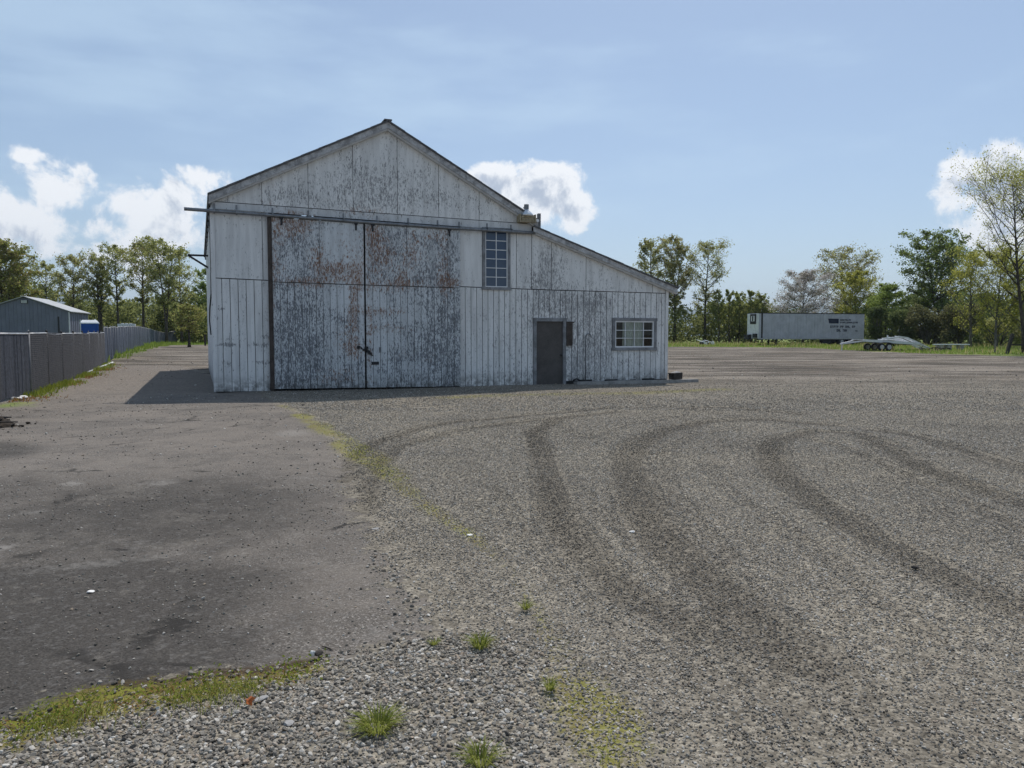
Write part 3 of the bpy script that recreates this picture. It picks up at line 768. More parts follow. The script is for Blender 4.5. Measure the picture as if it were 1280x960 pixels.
def slab(mb, xs, zb, zt, y0, y1, nz, gap=.008, base=.08, door=False, tongue=True):
    """one board or sheet standing on the wall: front grid (carries the paint wear), sides, dark tongue behind"""
    xa, xb = xs[0] + gap, xs[-1] - gap
    X = [xa] + [q for q in xs[1:-1]] + [xb]
    j = prand.uniform(-.05, .10)
    rows = []
    for k in range(nz + 1):
        row = []
        for x in X:
            z = zb(x) + (zt(x) - zb(x)) * k / nz
            row.append((x, z))
        rows.append(row)
    for k in range(nz):
        for i in range(len(X) - 1):
            q = [rows[k][i], rows[k][i + 1], rows[k + 1][i + 1], rows[k + 1][i]]
            mb.poly([(x, y0, z) for x, z in q], 0, [tuple(a + b for a, b in zip(peel_at(x, z, y0, base, door), (j, 0))) for x, z in q])
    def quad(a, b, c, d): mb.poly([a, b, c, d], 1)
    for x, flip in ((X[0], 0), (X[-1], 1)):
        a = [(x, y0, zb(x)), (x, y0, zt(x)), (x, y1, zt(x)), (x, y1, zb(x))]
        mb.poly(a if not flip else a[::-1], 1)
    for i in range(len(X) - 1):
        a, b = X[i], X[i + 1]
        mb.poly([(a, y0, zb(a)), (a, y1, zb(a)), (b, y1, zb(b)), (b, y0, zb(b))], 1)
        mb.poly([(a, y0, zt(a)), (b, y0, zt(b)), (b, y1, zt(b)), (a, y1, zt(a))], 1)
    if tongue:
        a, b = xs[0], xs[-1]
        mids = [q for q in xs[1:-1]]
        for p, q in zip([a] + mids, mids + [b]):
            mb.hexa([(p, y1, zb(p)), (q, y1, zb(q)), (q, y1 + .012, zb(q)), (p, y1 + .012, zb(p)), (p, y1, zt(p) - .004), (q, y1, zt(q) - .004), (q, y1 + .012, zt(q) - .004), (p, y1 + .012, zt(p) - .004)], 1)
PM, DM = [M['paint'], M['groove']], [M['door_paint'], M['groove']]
def siding(name, xs, zb, zt, y0=-.028, y1=0.0, nz=10, **k):
    if max(zt(x) - zb(x) for x in xs) < .03: return None
    mb = MB(); slab(mb, xs, zb, zt, y0, y1, nz, **k)
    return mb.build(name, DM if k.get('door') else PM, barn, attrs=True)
const = lambda c: (lambda x: c)

# door and window openings on the front wall
XD0, XD1 = FX(666, 440), FX(706.5, 440); ZD1 = FP(685, 397.5)[1]; ZD0 = z_base((XD0 + XD1) / 2)
XW0, XW1 = FX(764.5, 418), FX(819.5, 418); ZW0, ZW1 = FP(792, 438)[1], FP(792, 397.5)[1]
XT0, XT1 = FX(602.5, 325), FX(637, 325); ZT0, ZT1 = FP(620, 362.5)[1], FP(620, 285)[1]
XL, XR = FX(338, 400), FX(574, 400)           # sliding door span

# narrow grooved boards of the lower wall
def row_edges(a, b, w=.203):
    n = max(1, round((b - a) / w)); return [a + (b - a) * i / n for i in range(n + 1)]
def lower_boards(a, b):
    for p, q in zip(row_edges(a, b)[:-1], row_edges(a, b)[1:]):
        spans = [(lambda x: z_base(x) + .03, lambda x: z_seam(x) - .012)]
        for (x0, x1, zlo, zhi) in ((XD0, XD1, -1, ZD1), (XW0, XW1, ZW0, ZW1), (XT0, XT1, ZT0, 9)):
            if p > x0 - .03 and q < x1 + .03:
                lo, hi = spans.pop()
                if zlo > lo(p): spans.append((lo, const(zlo)))
                if zhi < hi(p): spans.append((const(zhi), hi))
        for lo, hi in spans:
            siding('siding_board', [p, q], lo, hi, nz=(60 if q < XL + .01 else 9), base=.15)
cuts = [XR, XD0, XD1, XW0, XW1, X_END]
lower_boards(0.0, XL)
tw = [XR, XT0, XT1, XD0, XD1, XW0, XW1, X_END]
for a, b in zip(tw[:-1], tw[1:]): lower_boards(a, b)
# plain plywood sheets above the seam
zu = lambda x: z_seam(x) + .012
def ztop(x): return z_trim_b(x) + .06 if x < FX(664, 300) else z_lean(x) + .03
def fine(a, b, n=5, extra=()):
    xs = [a + (b - a) * i / n for i in range(n + 1)]
    for e in extra:
        if a < e < b: xs.append(e)
    return sorted(xs)
siding('siding_panel', fine(0.0, FX(328, 310)), zu, ztop, nz=6, base=.07)
siding('siding_panel', fine(FX(328, 310), XL, 2), zu, ztop, nz=6, base=.07)
siding('siding_panel', fine(XR, XT0, 3), zu, ztop, nz=6, base=.05)
for a, b in ((637, 645), (645, 664), (664, 689), (689, 732), (732, 815), (815, 832.5)):
    xa, xb = (XT1 if a == 637 else FX(a, 350)), (X_END if b == 832.5 else FX(b, 350))
    siding('siding_panel', fine(xa, xb, 4), zu, ztop, nz=7, base=.09)
# gable sheets
gz0 = lambda x: z_trim(x) + .022
gx_ = [FX(u, 240) for u in (268, 327, 385, 441, 496.5, 548, 598.5, 648)]
for a, b in zip(gx_[:-1], gx_[1:]):
    siding('gable_panel', fine(a, b, 5, (X_RIDGE,)), gz0, lambda x: max(z_rake(x), gz0(x) + .01) + .05, nz=8, base=.22, gap=.007)
# trim board across the front, split into its lengths
tx = [FX(265, 258), FX(385, 265), FX(497, 272), FX(598, 279), FX(664, 285)]
for a, b in zip(tx[:-1], tx[1:]):
    mb = MB(); slab(mb, fine(a, b, 4), z_trim_b, z_trim, -.058, -.030, 2, gap=.004, base=.12)
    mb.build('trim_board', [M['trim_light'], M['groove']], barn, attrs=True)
mb = MB(); mb.box(FX(637, 285), FX(664, 285), -.055, -.031, z_trim_b(FX(650, 285)) - .10, z_trim_b(FX(650, 285)) - .03); mb.build('trim_batten', M['trim'], barn)
# corner boards
mb = MB(); slab(mb, [-.055, .06], lambda x: .02, lambda x: z_trim_b(x) + .02, -.052, -.030, 8, gap=0, base=.08, tongue=False); mb.build('corner_board', PM, barn, attrs=True)
mb = MB(); slab(mb, [X_END - .07, X_END + .05], lambda x: z_base(x) + .02, lambda x: z_lean(x), -.052, -.030, 8, gap=0, base=.1, tongue=False); mb.build('corner_board', PM, barn, attrs=True)
# tarry footing along the lean-to base
mb = MB()
for a, b in zip(row_edges(XD1, X_END, .5)[:-1], row_edges(XD1, X_END, .5)[1:]):
    hh = .13 + prand.uniform(-.03, .05)
    mb.hexa([(a, -.075, z_base(a) - .1), (b, -.075, z_base(b) - .1), (b, -.031, z_base(b) - .1), (a, -.031, z_base(a) - .1), (a, -.06, z_base(a) + hh), (b, -.06, z_base(b) + hh), (b, -.031, z_base(b) + hh), (a, -.031, z_base(a) + hh)])
mb.build('footing', M['tar'], barn)

# side and rear walls, roof sheets
def board_wall(name, p, q, zb, zt, n, thick, inward, horiz=False):
    p, q = Vector(p), Vector(q)
    for i in range(n):
        a, b = p + (q - p) * (i / n), p + (q - p) * ((i + 1) / n)
        d = (b - a).normalized(); a2, b2 = a + d * .006, b - d * .006
        w = Vector(inward).normalized() * thick
        mb = MB()
        za, zbq = zt(a), zt(b)
        fr = [(a2.x, a2.y, zb), (b2.x, b2.y, zb), (b2.x, b2.y, zbq), (a2.x, a2.y, za)]
        bk = [(x + w.x, y + w.y, z) for x, y, z in fr]
        for k in range(5):
            lo = [Vector(fr[0]).lerp(Vector(fr[3]), k / 5), Vector(fr[1]).lerp(Vector(fr[2]), k / 5)]
            hi = [Vector(fr[0]).lerp(Vector(fr[3]), (k + 1) / 5), Vector(fr[1]).lerp(Vector(fr[2]), (k + 1) / 5)]
            mb.poly([lo[1], lo[0], hi[0], hi[1]], 0, [(.30, 0)] * 4)
        mb.poly(bk, 1); mb.poly([fr[0], fr[3], bk[3], bk[0]], 1); mb.poly([fr[1], bk[1], bk[2], fr[2]], 1); mb.poly([fr[3], fr[2], bk[2], bk[3]], 1)
        mb.build(name, PM, barn, attrs=True)
ze_l = z_rake(0.0) + .03
board_wall('side_board', (0, 0.004, 0), (0, DEPTH, 0), 0, lambda q: ze_l, 16, .03, (1, 0, 0))
zr_e = z_lean(X_END) + .03
board_wall('side_board', (X_END, DEPTH, 0), (X_END, 0.004, 0), -.05, lambda q: zr_e, 16, .03, (-1, 0, 0))
XB = FX(664, 285)
mb = MB()
rear = [(0.03, -.05), (X_END - .03, -.05), (X_END - .03, zr_e), (XB, z_lean(XB)), (XB, z_rake(XB)), (X_RIDGE, z_rake(X_RIDGE)), (.03, ze_l)]
mb.poly([(x, DEPTH - .04, z) for x, z in rear]); mb.poly([(x, DEPTH - .01, z) for x, z in rear][::-1])
mb.build('rear_wall', M['wood_grey'], barn)
s = MB()
for i in range(7): s.box(XB - .02, XB + .02, .05 + i * 2.4, .05 + (i + 1) * 2.4 - .01, z_lean(XB) - .1, z_rake(XB) + .05)
s.build('clerestory_board', M['wood_grey'], barn)
OV = .22                                       # the roof sails past the front wall
def roof_sheet(a, b, name, th=.045, rows=14):
    (xa, za), (xb, zb_) = a, b
    L = math.hypot(xb - xa, zb_ - za); n = Vector((-(zb_ - za) / L, 0, (xb - xa) / L))
    if n.z < 0: n = -n
    ya, yb = -OV - .03, DEPTH + .2
    nx = 10
    for i in range(nx):                        # courses of roofing, each lapped over the one below
        p = Vector((xa, 0, za)).lerp(Vector((xb, 0, zb_)), i / nx); q = Vector((xa, 0, za)).lerp(Vector((xb, 0, zb_)), (i + 1) / nx)
        jit = prand.uniform(-.012, .008)
        lift_p, lift_q = (.0, .007) if za > zb_ else (.007, .0)
        mb = MB()
        P_ = [p + n * (.004 + .0), q + n * .004, q + n * (th + lift_q), p + n * (th + lift_p)]
        mb.hexa([(P_[0].x, ya + jit, P_[0].z), (P_[1].x, ya + jit, P_[1].z), (P_[1].x, yb, P_[1].z), (P_[0].x, yb, P_[0].z),
                 (P_[3].x, ya + jit, P_[3].z), (P_[2].x, ya + jit, P_[2].z), (P_[2].x, yb, P_[2].z), (P_[3].x, yb, P_[3].z)])
        mb.build('roofing_course', M['roof'], roof)
roof = bpy.data.objects.new('roof', None); link(roof, barn)
def FPo(u, v): return FP(u, v, -OV)
EL, RI, BR, LS, LE = FPo(260.5, 243.5), FPo(485, 152.5), FPo(673, 277), FPo(667, 283.5), FPo(847, 360.5)
roof_sheet(EL, RI, 'left'); roof_sheet(RI, BR, 'right'); roof_sheet(LS, LE, 'lean')
mb = MB(); mb.box(RI[0] - .11, RI[0] + .11, -OV - .04, DEPTH + .22, RI[1] + .035, RI[1] + .075); mb.build('ridge_cap', M['roof'], roof)
def rake(a, b, w, drop=.0):
    (xa, za), (xb, zb_) = a, b
    N = max(2, int(math.hypot(xb - xa, zb_ - za) / 2.6))
    for i in range(N):
        f0, f1 = i / N, (i + 1) / N
        x0, x1 = xa + (xb - xa) * f0 + .003, xa + (xb - xa) * f1 - .003
        z0, z1 = za + (zb_ - za) * f0, za + (zb_ - za) * f1
        s = MB(); e = prand.uniform(-.012, .006)
        s.hexa([(x0, -OV + e, z0 - w), (x1, -OV + e, z1 - w), (x1, -OV + .035, z1 - w), (x0, -OV + .035, z0 - w), (x0, -OV + e, z0), (x1, -OV + e, z1), (x1, -OV + .035, z1), (x0, -OV + .035, z0)])
        s.build('rake_board', M['rake'], roof)
        s = MB()                              # thin drip strip lower and further back
        s.hexa([(x0, -OV + .04, z0 - w - .04), (x1, -OV + .04, z1 - w - .04), (x1, -.031, z1 - w - .04), (x0, -.031, z0 - w - .04), (x0, -OV + .04, z0 - w + .02), (x1, -OV + .04, z1 - w + .02), (x1, -.031, z1 - w + .02), (x0, -.031, z0 - w + .02)])
        s.build('soffit_board', M['trim_light'], roof, attrs=True)
rake(EL, RI, .175); rake(RI, BR, .175); rake(LS, LE, .15)
for y in range(12):                            # rafter ends under the left eave and the lean-to eave
    for (x, z, s) in ((EL[0] + .02, EL[1] - .05, 1), (LE[0] - .04, LE[1] - .06, -1)):
        m_ = MB(); m_.box(min(x, x + s * .25), max(x, x + s * .25), y * 1.5 + .2, y * 1.5 + .25, z - .13, z - .005); m_.build('rafter_end', M['trim'], roof)

# ---- sliding doors hung on the rail
XC = FX(455.5, 400)
rail_z = curve([(230, 261), (453, 277.5), (570, 285.5), (667, 291)], -.16)
zdoor_t = lambda x: rail_z(x) - .05
zdoor_s = curve([(338, 352.3), (455, 356.2), (574, 360)], -.12)
def sliding_door(a, b, seams, label):
    d = bpy.data.objects.new('sliding_door', None); link(d, barn); d['label'] = label
    def put(name, xs, zb, zt, nz, **k):
        mb = MB(); slab(mb, xs, zb, zt, -.135, -.105, nz, door=True, **k); return mb.build(name, DM, d, attrs=True)
    up = [a] + [FX(u, 310) for u in seams] + [b]
    for p, q in zip(up[:-1], up[1:]):
        put('door_panel', fine(p, q, 6), lambda x: zdoor_s(x) + .012, zdoor_t, 8, base=.46, gap=.006)
    e = row_edges(a, b)
    for p, q in zip(e[:-1], e[1:]):
        put('door_board', fine(p, q, 2), lambda x: z_base(x) + .09, lambda x: zdoor_s(x) - .012, 12, base=.48, gap=.006)
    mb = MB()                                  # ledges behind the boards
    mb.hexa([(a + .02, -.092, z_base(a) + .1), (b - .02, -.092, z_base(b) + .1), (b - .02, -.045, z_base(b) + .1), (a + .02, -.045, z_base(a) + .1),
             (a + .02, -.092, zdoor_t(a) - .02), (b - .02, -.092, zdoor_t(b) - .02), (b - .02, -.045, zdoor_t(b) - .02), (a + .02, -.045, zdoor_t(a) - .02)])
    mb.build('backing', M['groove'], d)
    return d
dl = sliding_door(FX(341, 400), XC - .02, (398.5,), 'left sliding door, boards mostly flaked to grey, rust streaks at its right edge')
dr = sliding_door(XC + .02, XR, (507, 558), 'right sliding door with two rusty bands and a chain at its left edge')
mb = MB(); slab(mb, [FX(336, 400), FX(341, 400)], lambda x: .03, zdoor_t, -.16, -.05, 10, gap=0, base=.9, tongue=False); mb.build('door_stop_post', [M['dark_board'], M['dark_board']], barn, attrs=True)
# rail, hangers
p0, p1 = FP(230, 261.3, -.16), FP(669, 291, -.16)
xs_ = [p0[0] + (p1[0] - p0[0]) * i / 12 for i in range(13)]
mb = MB(); mb.tube([(x, -.16, rail_z(x)) for x in xs_], .048, 10); rail = mb.build('door_rail', M['steel'], barn, True)
for u in (268, 296, 341, 386, 430, 472, 511, 548, 575, 610, 640):
    x = FP(u, 270, -.16)[0]; z = rail_z(x)
    s = MB(); s.box(x - .022, x + .022, -.215, -.059, z + .052, z + .075); s.box(x - .022, x + .022, -.075, -.059, z - .05, z + .22); s.box(x - .02, x + .02, -.228, -.212, z - .02, z + .075)
    s.build('rail_hanger', M['steel'], rail)
for u in (352, 445, 466, 562):                 # rollers carrying the doors
    x = FP(u, 280, -.16)[0]; z = rail_z(x)
    s = MB(); s.tube([(x, -.19, z - .055), (x, -.13, z - .055)], .05, 10); s.box(x - .025, x + .025, -.153, -.137, z - .25, z - .06); s.build('roller', M['black_steel'], rail)
# chain and hasp between the doors
cx, cz = FP(455, 436, -.15)
ch = bpy.data.objects.new('door_chain', None); link(ch, barn)
def chain(pts):
    for i in range(len(pts) - 1):
        a, b = Vector(pts[i]), Vector(pts[i + 1]); m_ = (a + b) / 2; d = (b - a).normalized()
        s = d.orthogonal().normalized() if i % 2 else d.cross(d.orthogonal()).normalized()
        h = (b - a).length * .65; w = .022; ring = []
        for k in range(9):
            t = 2 * math.pi * k / 8; ring.append(m_ + d * math.cos(t) * h + s * math.sin(t) * w)
        mb = MB(); mb.tube(ring, .009, 5, caps=False); mb.build('chain_link', M['black_steel'], ch)
chain([(cx - .17 + .05 * i, -.158, cz + .05 - .02 * i + .03 * math.sin(i * 1.5)) for i in range(9)])
chain([(cx - .02 + .045 * i, -.158, cz - .02 - .035 * i * (1 if i < 3 else .8) + .02 * math.sin(i)) for i in range(7)])
mb = MB(); mb.box(cx - .2, cx - .13, -.165, -.137, cz, cz + .09); mb.box(cx + .02, cx + .13, -.165, -.137, cz + .0, cz + .07); mb.box(cx + .10, cx + .17, -.175, -.137, cz - .13, cz - .05); mb.build('hasp', M['black_steel'], ch)
hx, hz = FP(469, 454, -.14)
mb = MB(); mb.box(hx - .11, hx + .11, -.15, -.1365, hz - .045, hz + .045); mb.box(hx - .09, hx + .09, -.156, -.15, hz - .03, hz + .03); mb.build('door_plate', M['black_steel'], barn)
hx, hz = FP(475, 437, -.14)
mb = MB(); mb.box(hx - .03, hx + .03, -.15, -.1365, hz - .09, hz + .07); mb.build('door_latch_plate', M['trim'], barn)

# ---- tall window: 2 x 6 lights
def window(x0, x1, z0, z1, casing, cols, rows, inner, name_label, glass='glass', sash_w=.03):
    w = bpy.data.objects.new('window', None); link(w, barn); w['label'] = name_label
    c = casing
    for (a, b, lo, hi) in ((x0, x0 + c, z0 + c, z1 - c), (x1 - c, x1, z0 + c, z1 - c), (x0 - .02, x1 + .02, z1 - c, z1), (x0 - .03, x1 + .03, z0, z0 + c)):
        s = MB(); s.box(a, b, -.075, .02, lo, hi); s.build('casing', M['trim'], w)
    x0, x1, z0, z1 = x0 + c, x1 - c, z0 + c, z1 - c
    f = inner
    for (a, b, lo, hi) in ((x0, x0 + f, z0 + f, z1 - f), (x1 - f, x1, z0 + f, z1 - f), (x0, x1, z1 - f, z1), (x0, x1, z0, z0 + f)):
        s = MB(); s.box(a, b, -.05, .018, lo, hi); s.build('frame', M['white_vinyl'], w)
    x0, x1, z0, z1 = x0 + f, x1 - f, z0 + f, z1 - f
    for i in range(1, cols):
        x = x0 + (x1 - x0) * i / cols
        s = MB(); s.box(x - sash_w / 2, x + sash_w / 2, -.035, .012, z0, z1); s.build('muntin', M['white_vinyl'], w)
    for k in range(1, rows):
        z = z0 + (z1 - z0) * k / rows
        s = MB(); s.box(x0, x1, -.032, .010, z - sash_w / 2, z + sash_w / 2); s.build('muntin', M['white_vinyl'], w)
    for i in range(cols):
        for k in range(rows):
            a, b = x0 + (x1 - x0) * i / cols, x0 + (x1 - x0) * (i + 1) / cols
            lo, hi = z0 + (z1 - z0) * k / rows, z0 + (z1 - z0) * (k + 1) / rows
            t = [prand.uniform(-.0022, .0022) for _ in range(4)]
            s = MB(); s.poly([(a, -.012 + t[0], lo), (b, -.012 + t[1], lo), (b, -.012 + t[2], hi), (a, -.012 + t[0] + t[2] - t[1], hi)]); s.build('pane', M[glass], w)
    return w
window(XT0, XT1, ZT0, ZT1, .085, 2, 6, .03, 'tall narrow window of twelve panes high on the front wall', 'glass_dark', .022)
ow = window(XW0, XW1, ZW0, ZW1, .10, 4, 3, .045, 'wide low window with a pale curtain near the right corner', sash_w=.02)
mb = MB()
ca, cb = FX(779, 418), FX(804.5, 418); zc0, zc1 = ZW0 + .13, ZW1 - .13; N = 26
prev = None
for i in range(N + 1):
    x = ca + (cb - ca) * i / N; y = .045 + .018 * math.sin(i * 1.9) + .008 * math.sin(i * .8)
    if prev: mb.poly([(prev[0], prev[1], zc0), (x, y, zc0), (x, y, zc1), (prev[0], prev[1], zc1)])
    prev = (x, y)
mb.build('curtain', M['curtain'], ow, True)

# ---- walk-in door
dr_ = bpy.data.objects.new('door', None); link(dr_, barn)
for (a, b, lo, hi) in ((XD0, XD0 + .105, ZD0 + .02, ZD1 - .11), (XD1 - .105, XD1, ZD0 + .02, ZD1 - .11), (XD0 - .02, XD1 + .02, ZD1 - .11, ZD1)):
    s = MB(); s.box(a, b, -.07, .03, lo, hi); s.build('door_frame', M['trim'], dr_)
s = MB(); s.box(XD0 + .107, XD1 - .107, -.012, .028, ZD0 + .05, ZD1 - .112); s.build('door_leaf', M['door_brown'], dr_)
s = MB(); s.tube([(XD1 - .17, -.013, ZD0 + 1.0), (XD1 - .17, -.06, ZD0 + 1.0)], .018, 8); s.tube([(XD1 - .17, -.055, ZD0 + 1.0), (XD1 - .17, -.085, ZD0 + 1.0)], .032, 10); s.build('handle', M['black_steel'], dr_, True)
s = MB(); s.box(XD0 + .02, XD1 - .10, -.16, -.072, ZD0 - .03, ZD0 + .035); s.build('threshold', M['stone'], dr_)
# weathered notice board beside the door
nx0, nx1 = FX(706.8, 418), FX(714.5, 418); nz0, nz1 = FP(710, 432)[1], FP(710, 404)[1]
s = MB(); s.box(nx0 + .01, nx1, -.075, -.029, nz0, nz1); s.box(nx0 - .0, nx1 + .05, -.085, -.029, nz1 + .002, nz1 + .05); s.build('meter_board', M['dark_board'], barn)
# conduit with a curled top
qx, qz = FP(731, 479)[0], z_base(FX(731)) + .1
hz = FP(731, 418)[1]
s = MB(); pts = [(qx, -.05, qz), (qx, -.05, hz - .22)] + [(qx + .10 - .10 * math.cos(t), -.05, hz - .1 + .13 * math.sin(t)) for t in [i * .45 for i in range(8)]]
s.tube(pts, .016, 7); s.build('conduit', M['steel'], barn, True)
# lamp under the break of the roof
lx, lz = FP(658, 272, -.2)
lamp = bpy.data.objects.new('wall_lamp', None); link(lamp, barn)
s = MB(); s.box(lx - .27, lx + .27, -.34, -.06, lz - .155, lz - .13); s.box(lx - .27, lx - .24, -.34, -.06, lz - .13, lz + .09); s.box(lx + .24, lx + .27, -.34, -.06, lz - .13, lz + .09); s.box(lx - .24, lx + .24, -.09, -.06, lz - .13, lz + .1); s.build('lamp_box', M['cedar'], lamp)
for k in range(3):
    s = MB(); s.box(lx - .22, lx + .22, -.33, -.315, lz - .12 + k * .055, lz - .08 + k * .055); s.build('lamp_slat', M['cedar'], lamp)
s = MB(); s.tube([(lx, -.2, lz + .04), (lx, -.2, lz + .11), (lx, -.2, lz + .20), (lx, -.2, lz + .26)], [.22, .20, .10, .07], 14); s.build('lamp_hood', M['lamp_metal'], lamp, True)
s = MB(); s.tube([(lx, -.2, lz + .26), (lx, -.2, lz + .40)], .075, 10); s.box(lx - .035, lx + .035, -.19, -.03, lz + .3, lz + .34); s.build('lamp_cap', M['steel'], lamp)
s = MB(); s.tube([(lx + .34, -.30, lz - .085), (lx + .34, -.24, lz - .085)], .05, 10); s.tube([(lx + .34, -.24, lz - .085), (lx + .34, -.06, lz - .085)], .02, 6); s.build('sensor', M['white_plastic'], lamp)
s = MB(); s.box(lx + .42, lx + .50, -.18, -.06, lz - .30, lz + .16); s.build('corner_block', M['trim'], barn)
# small dark vent on the lean-to gable
vx, vz = FP(744, 322)
s = MB(); s.tube([(vx, -.11, vz), (vx, -.028, vz)], .05, 10); s.build('vent_pipe', M['black_steel'], barn)
# left side: steel bracket and cable
bx, bz = -.72, 4.62
s = MB(); s.bar((0, 9.5, bz), (bx, 9.5, bz), .07, .07); s.bar((bx, 9.5, bz), (0, 9.5, bz - .46), .07, .07); s.build('steel_bracket', M['black_steel'], barn)
s = MB(); s.tube([(-.04, .12, 4.6), (-.05, .12, 3.4), (-.06, .14, 2.7), (-.10, .5, 2.3), (-.1, 1.6, 2.0), (-.05, 3.2, 1.6)], .02, 6); s.build('cable', M['black_steel'], barn)
s = MB(); s.box(-.07, -.035, .02, .09, 3.3, 5.0); s.build('side_batten', M['black_steel'], barn)
# earth floor inside keeps daylight out of the lower joints
s = MB(); s.box(.2, X_END - .2, .2, DEPTH - .2, -.06, .012); s.build('floor', M['soil'], barn)

# ---- kerb, block and hose in front of the right corner
def B(x, y, z=0.0): return O + EX * x + EY * y + Vector((0, 0, z))
kx0, kx1 = FX(712, 470), FP(872, 480, -.5)[0]
kerb = thing('concrete_kerb', 'low concrete kerb running past the barn\'s right front corner', 'kerb', tuple(B(kx0, -.45, -.05)), YAW)
segs = row_edges(0, kx1 - kx0, 1.3)
for a, b in zip(segs[:-1], segs[1:]):
    s = MB(); e = prand.uniform(-.015, .015); t = .135 + prand.uniform(-.01, .01)
    s.hexa([(a, -.12 + e, -.06), (b - .008, -.12 + e, -.06), (b - .008, .16, -.06), (a, .16, -.06), (a, -.10 + e, t), (b - .008, -.10 + e, t), (b - .008, .16, t), (a, .16, t)]); s.build('kerb_stone', M['concrete'], kerb)
bx_, _ = FP(845, 478, -.45)
bl = thing('concrete_block', 'small dark block with a pale broken top resting on the kerb', 'block', tuple(B(bx_, -.42, .095)), YAW + .2)
s = MB(); s.hexa([(-.20, -.12, 0), (.20, -.12, 0), (.21, .13, 0), (-.19, .13, 0), (-.22, -.13, .21), (.21, -.12, .22), (.21, .13, .23), (-.20, .13, .20)]); s.build('block_body', M['wood_dark'], bl)
s = MB(); s.hexa([(-.14, -.11, .212), (.16, -.10, .222), (.17, .11, .228), (-.13, .11, .212), (-.05, -.06, .26), (.12, -.07, .25), (.13, .08, .27), (-.04, .08, .25)]); s.build('block_top', M['stone'], bl)
s = MB(); s.hexa([(-.29, -.10, .175), (-.21, -.10, .17), (-.21, .08, .17), (-.28, .08, .18), (-.29, -.10, .21), (-.22, -.10, .215), (-.21, .08, .215), (-.28, .08, .21)]); s.build('block_lip', M['wood_dark'], bl)
pts = []
for i in range(40):
    t = i / 39; x = FX(712, 470) + t * (FX(790, 470) - FX(712, 470))
    pts.append(B(x, -.26 + .07 * math.sin(t * 9), .03 + .06 * abs(math.sin(t * 7 + .6)) + .09 * math.exp(-((t - .05) / .06) ** 2)))
s = MB(); s.tube(pts, .024, 7); hose = s.build('hose', M['rubber'], None, True)
tag(hose, 'black hose lying wavily along the foot of the barn wall', 'hose')

# ------------------------------------------------------------------ far hills
hx_ = np.linspace(-9000, 9000, 181); hy_ = np.linspace(5600, 9400, 24)
HX, HY = np.meshgrid(hx_, hy_)
prof = 300 + 70 * np.sin(HX / 900 + 1.1) + 45 * np.sin(HX / 370 + .4) + 22 * np.sin(HX / 140) + 12 * np.sin(HX / 61 + 2)
hz_ = np.clip(prof * np.sin(np.clip((HY - 5600) / 3800, 0, 1) * math.pi) ** .8, 0, None) - 4 + 8 * np.sin(HX / 47) * np.sin(HY / 90)
ii = np.arange(HX.size).reshape(HX.shape)
hq = np.stack([ii[:-1, :-1], ii[:-1, 1:], ii[1:, 1:], ii[1:, :-1]], -1).reshape(-1, 4)
tag(np_mesh('hills', np.stack([HX.ravel(), HY.ravel(), hz_.ravel()], -1), hq, M['hills'], None, True), 'wooded hills blue with distance', kind='structure')

